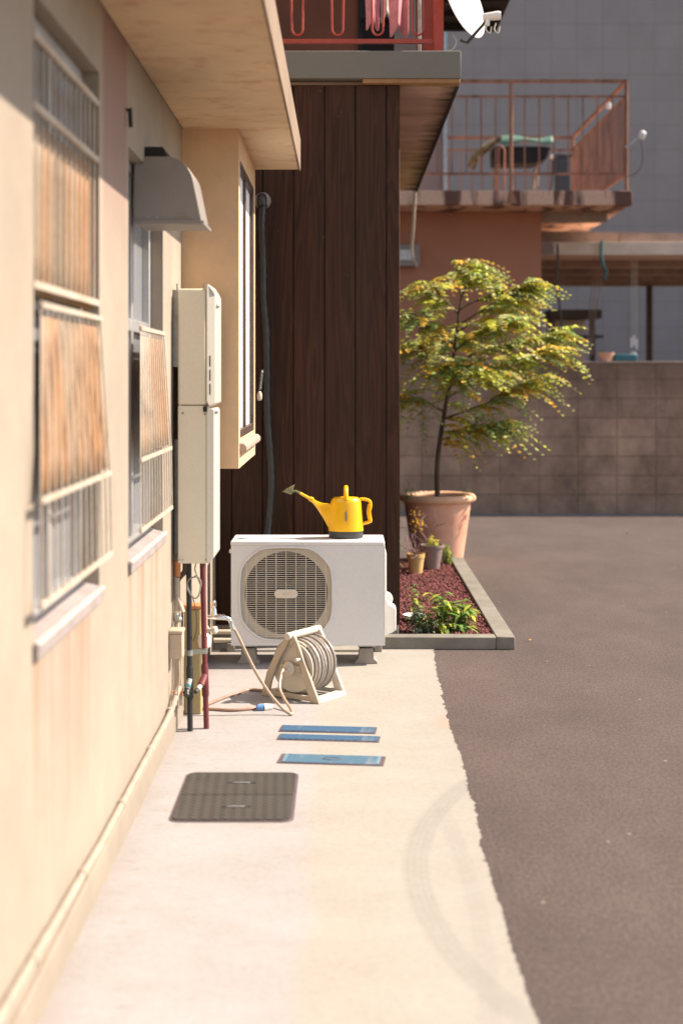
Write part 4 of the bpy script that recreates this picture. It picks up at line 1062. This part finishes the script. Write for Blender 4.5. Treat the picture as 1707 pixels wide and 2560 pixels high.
def blade(mb, p, d, L_, w_, droop=.5, seg=4, mi=0, roll=0.0):
    p = Vector(p); d = Vector(d).normalized(); side = d.cross(Vector((0,0,1)))
    if side.length < .05: side = Vector((1,0,0))
    side.normalize(); side = (Quaternion(d, roll) @ side); vs_ = []
    for i in range(seg+1):
        t_ = i/seg; ww = w_*(math.sin(PI*(.12+.88*t_))**.7 if t_ < 1 else 0.02)
        c_ = p + d*L_*t_ + Vector((0,0,-1))*droop*L_*t_*t_
        vs_ += [c_-side*ww/2, c_+side*ww/2]
    mb.add(vs_, [(2*i, 2*i+1, 2*i+3, 2*i+2) for i in range(seg)], mi)
def weed(loc, h, nst, spread, lab, mat, mat2, leafL=.06, leafW=.013, seed=1, lean=(0,0), name='garden_plant', cat='plant', per=14):
    rn = random.Random(seed); t_ = thing(name, lab, cat, loc); st = MB(); lf = MB()
    for s_ in range(nst):
        a_ = rn.uniform(0, 2*PI); hh = h*rn.uniform(.5, 1.0) if s_ else h; sprd = spread*rn.uniform(.2, 1)
        base = Vector(loc)+Vector((math.cos(a_)*sprd*.35, math.sin(a_)*sprd*.35, 0)); tip = Vector(loc)+Vector((math.cos(a_)*sprd+lean[0], math.sin(a_)*sprd+lean[1], hh))
        if not s_: tip = Vector(loc)+Vector((lean[0], lean[1], hh))
        mid = base.lerp(tip, .5)+Vector((0, 0, hh*.12)); cv = spline([base, mid, tip], 6); st.tube(cv, [.0028*(1-.7*i/len(cv)) for i in range(len(cv))], 5)
        for k in range(per):
            f = .12+.88*k/per; p = cv[min(len(cv)-1, int(f*(len(cv)-1)))]; b = rn.uniform(0, 2*PI) if k % 2 else k*2.4
            d = Vector((math.cos(b), math.sin(b), rn.uniform(.3, .9)))
            blade(lf, p, d, leafL*rn.uniform(.7, 1.25)*(1.1-.4*f), leafW*rn.uniform(.8, 1.2), rn.uniform(.35, .8), mi=0 if rn.random() < .75 else 1)
    st.build('stem', mat, t_, fix=False); lf.build('foliage', [mat, mat2], t_, fix=False, smooth=80)
    return t_
g0 = .045
weed((.545, 7.86, g0), .235, 7, .07, 'tall bright green leafy plant at the front of the red gravel bed', m_weed, m_leafB, .12, .024, 5, name='leafy_plant')
weed((.635, 7.92, g0), .17, 8, .10, 'bushy green plant right of the tallest one by the front kerb', m_weed, m_leafB, .115, .022, 8, (.03, 0), name='leafy_plant')
weed((.40, 7.80, g0), .16, 9, .08, 'dark grey green clump at the corner of the dark wood wall', m_weedgrey, m_weed, .06, .017, 9, name='leafy_plant')
weed((.47, 7.80, g0), .10, 12, .09, 'low grey green weeds along the front kerb', m_weedgrey, m_weed, .045, .010, 12, name='low_weeds', cat='weeds')
weed((.395, 8.1, g0), .24, 3, .05, 'thin green sprig close beside the wood wall', m_weed, m_leafB, .07, .016, 21, name='leafy_plant')
weed((.775, 10.72, g0), .16, 16, .09, 'soft green tuft of weeds at the foot of the terracotta pot', m_weed, m_leafB, .05, .006, 31, name='weed_tuft', cat='weeds', per=22)
weed((.36, 10.3, g0), .40, 4, .04, 'tall thin weed by the wood wall behind the yellow pot', m_weed, m_leafB, .07, .012, 33, name='leafy_plant')
# white dish beside the plants
mb = MB(); dl = (.405, 8.22, .052); mb.lathe([(.035, 0), (.05, .006), (.064, .03), (.066, .034), (.062, .033), (.046, .010), (.0, .008)], dl, 24, cap1=False)
tag(mb.build('saucer', m_white, origin=dl), 'white plastic saucer on the red gravel behind the grey green clump', 'saucer')
# small pots
def pot(name, lab, loc, r0, r1, h, m, rim):
    t_ = thing(name, lab, 'flower pot', loc)
    MB().lathe([(r0, 0), (r0+(r1-r0)*.8, h-rim), (r1, h-rim), (r1*1.02, h), (r1*.93, h), (r1*.90, h-.02)], loc, 28, cap1=False).build('pot', m, t_, smooth=40)
    MB().lathe([(r1*.905, 0), (r1*.5, .004), (.001, .005)], (loc[0], loc[1], loc[2]+h-.022), 24, cap0=False).build('soil', m_soil, t_)
    return t_
yp = (.512, 10.2, .052); pot('yellow_pot', 'small yellow pot standing on the red gravel', yp, .047, .064, .14, m_yellowpot, .03)
gp = (.640, 10.42, .052); pot('grey_pot', 'small grey brown pot behind the yellow pot', gp, .056, .090, .178, m_greypot, .02)
weed((gp[0], gp[1], gp[2]+.16), .09, 6, .07, 'yellow green plant growing in the small grey pot', m_leafB, m_leafC, .05, .014, 41, name='pot_plant', per=8)
# dry twiggy plants in the yellow pot and a dried flower stem
def twigs(name, lab, loc, h, n_, spread, seed, m, flower=None):
    rn = random.Random(seed); mb = MB(); 
    t_ = thing(name, lab, 'plant', loc)
    for s_ in range(n_):
        p = Vector(loc); pts = [p.copy()]; d = Vector((rn.uniform(-1, 1)*spread, rn.uniform(-1, 1)*spread, 1)).normalized()
        for k in range(7):
            d = (d+Vector((rn.uniform(-.5, .5), rn.uniform(-.5, .5), rn.uniform(-.3, .3)))).normalized(); p = p+d*h/7; pts.append(p.copy())
        mb.tube(spline(pts, 3), .0022, 5)
    mb.build('stem', m, t_, fix=False)
    if flower:
        fl = MB()
        for k in range(70):
            c_ = Vector(loc)+Vector(flower)+Vector((rn.gauss(0, .022), rn.gauss(0, .02), rn.gauss(0, .035))); blade(fl, c_, (rn.uniform(-1,1), rn.uniform(-1,1), rn.uniform(-.5,1)), .022, .012, .2, 2)
        fl.build('blossom', m_leafC, t_, fix=False)
    return t_
m_dry2 = M('dry_pink_stem', (.33, .20, .18), .85, .2, 20, .2)
twigs('dry_plant', 'dry pinkish tangle of stems in the yellow pot', (yp[0], yp[1], yp[2]+.118), .17, 22, .9, 3, m_dry2)
twigs('dried_flower', 'tall wilted stem with yellow blossom rising from the grey pot', (gp[0]-.03, gp[1], gp[2]+.158), .34, 6, .35, 14, m_dry2, flower=(-.075, -.01, .19))

# big terracotta pot and its tree
tpx, tpy = .737, 11.25
bp = thing('terracotta_pot', 'large terracotta pot with rolled rim at the end of the gravel bed', 'flower pot', (tpx, tpy, 0))
MB().lathe([(.195, .0), (.20, .01), (.262, .455), (.266, .47), (.262, .48), (.24, .48), (.235, .43)], (tpx, tpy, 0), 48, cap1=False).build('pot', m_terra, bp, smooth=50)
mb = MB(); mb.tube([(tpx+.272*math.cos(i*PI/24), tpy+.272*math.sin(i*PI/24), .503) for i in range(48)], .031, 14, closed=True); mb.build('rim', m_terrarim, bp)
MB().lathe([(.245, 0), (.001, .012)], (tpx, tpy, .47), 32, cap0=False).build('soil', m_soil, bp)

tree = thing('potted_tree', 'slender small tree with feathery yellow green leaves growing in the terracotta pot', 'tree', (tpx, tpy, .475))
TR = [Vector((tpx, tpy, .475)), Vector((.735, 11.25, .75)), Vector((.765, 11.24, 1.02)), Vector((.82, 11.22, 1.35)), Vector((.865, 11.2, 1.66)), Vector((.90, 11.18, 1.95)), Vector((.93, 11.16, 2.16))]
tb = MB(); ts = spline(TR, 6); tb.tube(ts, [.023*(1-.75*i/len(ts)) for i in range(len(ts))], 8)
rn = random.Random(5)
branches = []
def branch(i0, d, L_, r=.009):
    p0 = ts[i0]; d = Vector(d).normalized(); pts = [p0]
    for k in range(1, 7):
        p0 = pts[-1]+d*L_/6; d = (d+Vector((rn.uniform(-.22, .22), rn.uniform(-.22, .22), rn.uniform(-.14, .10)))).normalized(); pts.append(p0)
    s_ = spline(pts, 3); tb.tube(s_, [r*(1-.75*i/len(s_)) for i in range(len(s_))], 6); branches.append(s_); return s_
for k, (i0, d, L_) in enumerate(((14, (1, -.1, .35), .75), (15, (-1, -.3, .5), .42), (17, (.9, .5, .45), .62), (19, (1, -.5, .40), .85), (21, (-.8, .6, .5), .45), (22, (1, .1, .45), .80), (24, (.7, -.9, .55), .55),
        (25, (-.9, -.5, .5), .42), (27, (1, .5, .55), .70), (28, (.9, -.4, .55), .66), (30, (-.6, .3, .7), .40), (31, (1, 0, .55), .50), (33, (.3, -.5, .9), .36), (34, (-.3, -.4, .9), .30), (18, (.2, -1, .4), .5), (23, (.2, 1, .5), .5), (12, (.9, -.4, .1), .42), (20, (-.5, -1, .3), .4))):
    branch(i0, d, L_)
cr = MB()
CC = Vector((1.04, 11.2, 1.60)); AX = (.98, .72, .74)
mats = [0, 0, 1, 1, 3, 3, 2]
def rachis(p, d, L_, npair, tone, droop):
    d = Vector(d).normalized(); side = d.cross(Vector((0,0,1))).normalized(); prev = None; pts = []
    for k in range(npair+1):
        t_ = k/npair; c_ = p+d*L_*t_+Vector((0,0,-1))*droop*L_*t_*t_ + Vector((0,0,1))*.10*L_*math.sin(t_*PI); pts.append(c_)
    tb2.tube([pts[0], pts[len(pts)//2], pts[-1]], [.0022, .0016, .0008], 4)
    for k, c_ in enumerate(pts):
        if k == 0: continue
        t_ = k/npair; ll = .060*(math.sin(PI*(.22+.70*t_)))
        for s_ in (-1, 1):
            mi = tone if rn.random() < .72 else rn.choice(mats)
            dd = side*s_+d*.45+Vector((rn.uniform(-.15, .15), rn.uniform(-.15, .15), rn.uniform(-.55, .05)))
            if c_.x < .40 and c_.y < 12.25: continue
            blade(cr, c_, dd, ll*rn.uniform(.85, 1.15), (.029*rn.uniform(.8, 1.2)), .15, 2, mi, roll=rn.uniform(-.8, .8))
tb2 = MB()
cnt = 0
allp = [(s_, f) for s_ in branches for f in (.3, .42, .52, .62, .70, .78, .86, .93, 1.0)]
for (s_, f) in allp:
    for rep in range(5 if f > .5 else 3):
        p = s_[min(len(s_)-1, int(f*(len(s_)-1)))]
        out = Vector((p.x-.86, p.y-11.2, 0)); out = out.normalized() if out.length > .02 else Vector((1, 0, 0))
        d = out*rn.uniform(.4, 1.0)+Vector((rn.uniform(-.45, .85), rn.uniform(-.7, .7), rn.uniform(-.22, .34)))
        L_ = rn.uniform(.26, .44)
        tip = p+d.normalized()*L_
        q_ = sum(((tip[i]-CC[i])/AX[i])**2 for i in range(3))
        if q_ > 1.15: continue
        rachis(p, d, L_, rn.randint(9, 12), rn.choice(mats), rn.uniform(.10, .32)); cnt += 1
# hanging lower fronds
for k in range(16):
    p = ts[rn.randint(10, 17)]; a_ = rn.uniform(-1.2, 1.0)
    rachis(p+Vector((.02, 0, 0)), (math.cos(a_), math.sin(a_)-.2, rn.uniform(-.2, .2)), rn.uniform(.26, .40), 13, rn.choice(mats), rn.uniform(.4, .9))
tb.build('trunk', m_bark, tree, fix=False)
tb2.build('leaf_stalks', m_twig, tree, fix=False)
cr.build('crown', [m_leafA, m_leafB, m_leafC, m_leafD], tree, fix=False, smooth=0)
weed((.50, 11.08, .50), .17, 7, .07, 'wispy green weeds growing in the left of the terracotta pot', m_weed, m_leafB, .035, .008, 51, name='pot_weeds', cat='weeds')
weed((.915, 11.15, .49), .17, 2, .03, 'small round leaved sprout at the right rim of the terracotta pot', m_weed, m_leafD, .045, .028, 53, (.07, 0), name='sprout', per=7)

# ------------------------------------------------------------------ yard wall and the buildings behind
bw_ = thing('block_wall', 'low weathered brown concrete block wall across the back of the yard', 'wall', (3, 15.2, 0))
MB().box(-4, 12, 15.10, 15.22, 0, 1.60).build('blockwork', m_block, bw_)
MB().box(-4, 12, 15.09, 15.23, 1.601, 1.622).build('coping', m_beam, bw_, bevel=.004)
br = thing('brown_building', 'brown rendered building with a rusty railed balcony behind the tree', 'building', (0, 15.9, 0))
MB().box(-4, 2.20, 15.9, 19.0, 0, 3.30).build('wall', m_brownwall, br)
MB().box(-4, 3.096, 15.30, 19.0, 3.305, 3.464).build('balcony_slab', m_balc, br, bevel=.01)
mb = MB(); mb.box(2.21, 3.0, 18.4, 18.7, 3.10, 3.30).box(2.21, 2.95, 15.95, 16.1, 3.20, 3.304); mb.each('slab_beam', m_beam, br)
MB().box(-4, 1.17, 16.9, 19.0, 3.466, 6.6).build('upper_wall', m_balcwall, br)
MB().box(1.172, 1.22, 16.85, 16.95, 3.466, 6.5).build('downpipe', m_galv, br)
RZ = 3.465
def rail_run(p0, p1, zt, z2, zb, step, posts, r=.010):
    mb = MB(); p0 = Vector(p0); p1 = Vector(p1); L_ = (p1-p0).length
    for z, t_ in ((zt, .036), (z2, .022), (zb, .024)): mb.bar(p0+Vector((0,0,z)), p1+Vector((0,0,z)), t_, t_)
    rails = mb.build('railing', m_rust, br)
    mb = MB(); n_ = int(L_/step)
    for i in range(1, n_+1):
        p = p0.lerp(p1, i/(n_+1)); mb.bar(p+Vector((0,0,zb)), p+Vector((0,0,z2)), .014, .014)
    mb.each('baluster', m_rust, rails)
    for f in posts:
        p = p0.lerp(p1, f); MB().tube([p+Vector((0,0,RZ-.02)), p+Vector((0,0,zt))], .021, 8).build('post', m_rust, rails)
    return rails
ft = lambda y, Y=15.33: EYE+(865-y)*Y/F
xA, xB = -1.5, 3.04
pf = (1.797-xA)/(xB-xA)
rail_run((xA, 15.34, 0), (xB, 15.34, 0), ft(186), ft(221), ft(399), .158, (pf, 1.0))
rail_run((xB, 15.36, 0), (xB, 18.95, 0), ft(186), ft(221), ft(399), .11, (.995,))
rail_run((1.25, 18.97, 0), (xB-.02, 18.97, 0), ft(186), ft(221), ft(399), .158, ())
mb = MB(); q = Vector((1.797, 15.29, 3.38)); mb.prism([(1.74, 15.285, 3.32), (1.855, 15.285, 3.32), (1.81, 15.285, 3.46), (1.785, 15.285, 3.46)], (0, .014, 0)); mb.build('post_plate', m_rust, br)
# covered barbecue on the balcony
bb = thing('barbecue', 'dark barbecue on legs under a green cover on the rusty balcony', 'barbecue', (2.13, 17.0, RZ))
def ax(x, Y): return at(x, 0, Y).x
x0, x1 = ax(1140, 17), ax(1266, 17)
mb = MB(); mb.grid(16, 8, lambda u, v_: (x0+(x1-x0)*u, 16.8+.5*v_, 4.31+.02*math.sin(u*7)*math.sin(v_*6)-.10*max(0, 1-v_*5)*(.8+.3*math.sin(u*9)))); mb.build('cover', m_green, bb, thick=.012, smooth=70)
mb = MB(); mb.prism([(x0-.06, 16.84, 4.19), (x1-.02, 16.84, 4.19), (x1-.08, 16.84, 4.04), (x1-.22, 16.84, 3.99), (x0-.05, 16.84, 3.985)], (0, .44, 0)); mb.build('basin', m_black, bb, bevel=.02)
for x in (x0-.02, x1-.20):
    for y in (16.9, 17.2): MB().tube([(x+.03, y, 4.0), (x-.01, y, RZ)], .016, 8).build('leg', m_beam, bb)
MB().tube(spline([(x0, 16.88, 3.70), (x0+.06, 16.88, 3.60), (x0+.35, 16.88, 3.585), (x1-.12, 16.88, 3.60), (x1-.02, 16.88, 3.72), (x1, 16.88, 4.1)], 6), .011, 6).build('stretcher', m_charcoal, bb)
MB().lathe([(.0, -.03), (.025, -.015), (.03, .0), (.02, .02), (0, .028)], (x1-.02, 16.82, 4.06), 12).build('knob', m_white, bb)
mb = MB(); 
def rg(u, v_):
    return (x0+.04-.34*v_-.05*math.sin(u*6)*v_+.0*u, 16.78+.30*u, 4.32-.02-.30*v_**1.4-.05*math.sin(u*9+v_*5)*v_)
mb.grid(14, 14, rg)
tag(mb.build('rug', m_rug, origin=(x0, 16.8, 4.1), thick=.03, smooth=70), 'olive brown rug draped over the left end of the barbecue', 'rug')
tag(MB().tube([(ax(1096, 16.9), 16.8, 4.03), (ax(1102, 16.9), 16.8, 4.05)], .03, 10).build('pink_rag', m_beigepanel, origin=(1.6, 16.8, 4.03)), 'small pinkish bundle at the tip of the draped rug', 'rag')
st = thing('stool', 'rusty metal stool frame on the balcony in front of the barbecue', 'stool', (1.9, 16.2, RZ))
for x in (ax(1142, 16.2), ax(1156, 16.2)):
    MB().tube([(x, 16.2, RZ), (x+.01, 16.2, 4.05)], .013, 8).build('leg', m_rust, st)
MB().tube([(ax(1142, 16.2)+.01, 16.2, 4.05), (ax(1149, 16.2), 16.2, 4.09), (ax(1156, 16.2)+.01, 16.2, 4.05)], .013, 8).build('back_hoop', m_rust, st)
b2 = thing('blue_bin', 'narrow dark blue bin standing on the rusty balcony', 'bin', (2.68, 17.6, RZ))
MB().prism([(2.62, 17.5, RZ), (2.78, 17.5, RZ), (2.79, 17.5, 4.16), (2.61, 17.5, 4.16)], (0, .22, 0)).build('body', m_navy, b2, bevel=.01)
MB().box(2.60, 2.80, 17.49, 17.73, 4.161, 4.20).build('lid', m_navy, b2, bevel=.008)
# bracket lamp beyond the balcony corner
lp = thing('security_lamp', 'small white lamp on a bracket beyond the corner of the rusty balcony', 'lamp', (3.05, 15.34, 4.1))
a_, b_ = at(1436, 338, 15.3), at(1468, 312, 15.3)
MB().tube([a_, b_], .012, 8).build('bracket', m_galv, lp)
MB().lathe([(.03, 0), (.035, .02), (.035, .07), (.022, .085)], b_+Vector((.015, 0, -.03)), 12, (.25, -.5, 1)).build('head', m_white, lp)
MB().tube(spline([b_+Vector((.01, 0, -.03)), at(1474, 350, 15.3), at(1472, 380, 15.3), at(1455, 400, 15.3), at(1436, 405, 15.3)], 6), .005, 6).build('wire', m_charcoal, lp)
tag(MB().lathe([(.02, 0), (.03, .01), (.03, .06), (.02, .07)], at(1397, 250, 16.4), 10).build('insulator', m_white, origin=at(1397, 250, 16.4)), 'small white insulator fixed to the side rail of the rusty balcony', 'insulator')
# cable from the soffit to a meter box on the brown wall
mbx = thing('meter_box', 'pale grey meter box on the brown wall at the wood wall corner', 'meter box', at(940, 590, 15.85))
p0, p1 = at(905, 612, 15.85), at(962, 562, 15.85)
MB().box(p0.x, p1.x, 15.80, 15.899, p0.z, p1.z).build('body', m_beigepanel, mbx, bevel=.01)
MB().box(p0.x+.05, p1.x-.07, 15.77, 15.799, p0.z+.06, p1.z-.06).build('window', m_greycloth, mbx, bevel=.01)
tag(MB().tube(spline([at(953, 441, 12.15), at(951, 480, 12.4), at(948, 530, 13.2), at(945, 570, 14.3), at(949, 597, 15.3), at(957, 612, 15.79)], 7), .013, 8).build('hanging_cable', m_bone, origin=at(950, 530, 13.2)), 'cream cable hanging from the soffit end down to the meter box', 'cable')

# carport
cpv = thing('carport', 'low tan roofed carport behind the block wall', 'carport', (4, 18, 0))
MB().box(2.215, 7.5, 16.40, 21.5, 2.90, 3.0).build('roof', m_under, cpv)
MB().box(2.215, 7.5, 16.36, 16.398, 2.86, 3.01).build('fascia', m_tan, cpv, bevel=.004)
mb = MB(); mb.prism([(3.2, 16.5, 3.00), (7.5, 16.5, 3.00), (7.5, 16.5, 3.02), (3.2, 16.5, 3.13)], (0, .12, 0)); mb.prism([(2.3, 16.8, 3.00), (7.5, 16.8, 3.00), (7.5, 16.8, 3.10), (2.3, 16.8, 3.18)], (0, .12, 0)); mb.each('top_beam', m_beam, cpv)
mb = MB()
for y in (17.6, 18.9, 20.2, 21.4): mb.box(2.22, 7.4, y, y+.07, 2.82, 2.899)
mb.each('rafter', m_beam, cpv)
for x in (ax(1490, 21.35), 7.2): MB().box(x-.04, x+.04, 21.32, 21.40, 0, 2.819).build('post', m_post, cpv)
MB().box(2.9, 2.98, 16.45, 16.53, 0, 2.899).build('post', m_post, cpv) if False else None
MB().box(2.225, 2.40, 16.33, 16.358, 2.87, 3.0).build('bracket_plate', m_greypot, cpv)
# storage shelf
sh = thing('storage_shelf', 'brown wooden storage shelf with a dark top under the carport', 'shelf', (3.0, 18.2, 0))
sx0, sx1 = ax(1262, 18), ax(1381, 18)
MB().box(sx0, sx1, 18.0, 18.5, 2.20, 2.31).build('top', m_post, sh, bevel=.005)
MB().box(sx0, sx1+.02, 17.98, 18.5, 1.955, 1.985).build('shelf_board', m_post, sh)
MB().box(sx0+.02, sx1-.14, 18.42, 18.48, .3, 2.199).build('back_board', m_under, sh)
for x in (sx0+.03, sx1-.11):
    MB().box(x-.03, x+.03, 18.02, 18.08, 0, 2.199).build('leg', m_post, sh)
# things on top of the block wall
pt = (ax(1391, 15.16), 15.16, 1.623)
MB_ = MB(); MB_.lathe([(.05, 0), (.052, .004), (.085, .085), (.088, .095), (.078, .095), (.07, .05)], pt, 24, cap1=False)
tag(MB_.build('clay_pot', m_terra, origin=pt), 'small pale clay pot standing on top of the block wall', 'flower pot')
tr_ = (ax(1440, 15.16), 15.16, 1.623)
tag(MB().box(tr_[0]-.15, tr_[0]+.10, 15.12, 15.2, 1.623, 1.70).build('teal_tray', m_teal, origin=tr_, bevel=.012), 'teal planter tray on top of the block wall beside the clay pot', 'planter')
pg = thing('hanging_pegs', 'white pegs on strings hanging from the carport roof', 'pegs', at(1454, 800, 16.6))
mb = MB()
for x in (1450, 1456, 1461): mb.tube([at(x, 595, 16.6), at(x, 775, 16.6)], .003, 5)
mb.build('string', m_bone, pg)
mb = MB()
for x, y in ((1449, 775), (1455, 770), (1461, 778)): p = at(x, y, 16.6); mb.box(p.x-.012, p.x+.012, p.y-.01, p.y+.01, p.z-.12, p.z)
p = at(1453, 815, 16.6); mb.lathe([(.0, -.06), (.035, -.05), (.045, 0), (.03, .04)], p, 12); mb.build('peg', m_white, pg)
tag(MB().tube(spline([at(1381, 553, 16.32), at(1380, 580, 16.32), at(1384, 608, 16.33), at(1392, 625, 16.34), at(1386, 640, 16.34)], 6), .017, 8).build('teal_hose', m_teal, origin=at(1383, 580, 16.3)), 'teal hose end hanging over the tan carport fascia', 'hose')
tag(MB().tube(spline([at(1279, 560, 16.3), at(1280, 585, 16.3), at(1278, 640, 16.3), at(1284, 700, 16.32), at(1290, 760, 16.35)], 6), .012, 6).build('dark_cable', m_charcoal, origin=at(1280, 600, 16.3)), 'dark cable hanging from the left end of the carport fascia', 'cable')
mb = MB(); 
for s_ in (0, 1, 2): mb.tube(spline([at(1362+s_*7, 590, 16.8), at(1360+s_*9, 650, 16.8), at(1354+s_*8, 700, 16.85), at(1352+s_*5, 760, 16.9), at(1356+s_*2, 815, 16.9)], 6), .006, 5)
tag(mb.build('dry_vine', m_twig, origin=at(1358, 700, 16.8)), 'thin bare vine stems hanging from the carport roof by the shelf', 'vine')
# grey building
gb = thing('grey_building', 'tall plain grey panelled building filling the background', 'building', (5, 27.5, 0))
MB().box(-14, 20, 27.0, 34, 0, 15).build('wall', m_siding, gb)
MB().box(-14.1, 20.1, 26.9, 34.1, 15.001, 15.2).build('parapet', m_slab, gb)

# fallen leaves on the yard
rn = random.Random(4)
for k, (x, y, lab) in enumerate(((1441, 1223, 'yellow fallen leaf lying farthest out on the asphalt'), (1214, 1470, 'tiny fallen leaf beside the front corner of the kerb'), (1115, 1412, 'yellow fallen leaf on the red gravel near the kerb'), (1400, 2480, 'bit'))):
    if lab == 'bit': continue
    p = gr(x, y, .01) if k != 2 else Vector((.775, 8.35, .066))
    mb = MB(); a_ = rn.uniform(0, 6); r_ = .022 if k != 1 else .013
    P = [(p.x+math.cos(a_+t_)*r_*s_, p.y+math.sin(a_+t_)*r_*s_, p.z+h_) for t_, s_, h_ in ((0, 1.2, .004), (1, .7, 0), (2.2, .7, .003), (PI, 1.1, .008), (4.1, .7, .002), (5.3, .7, 0))]
    mb.add(P, [(0,1,2,3,4,5)])
    tag(mb.build('fallen_leaf', m_leafC, origin=p, thick=.0008), lab, 'leaf', 'fallen leaves')
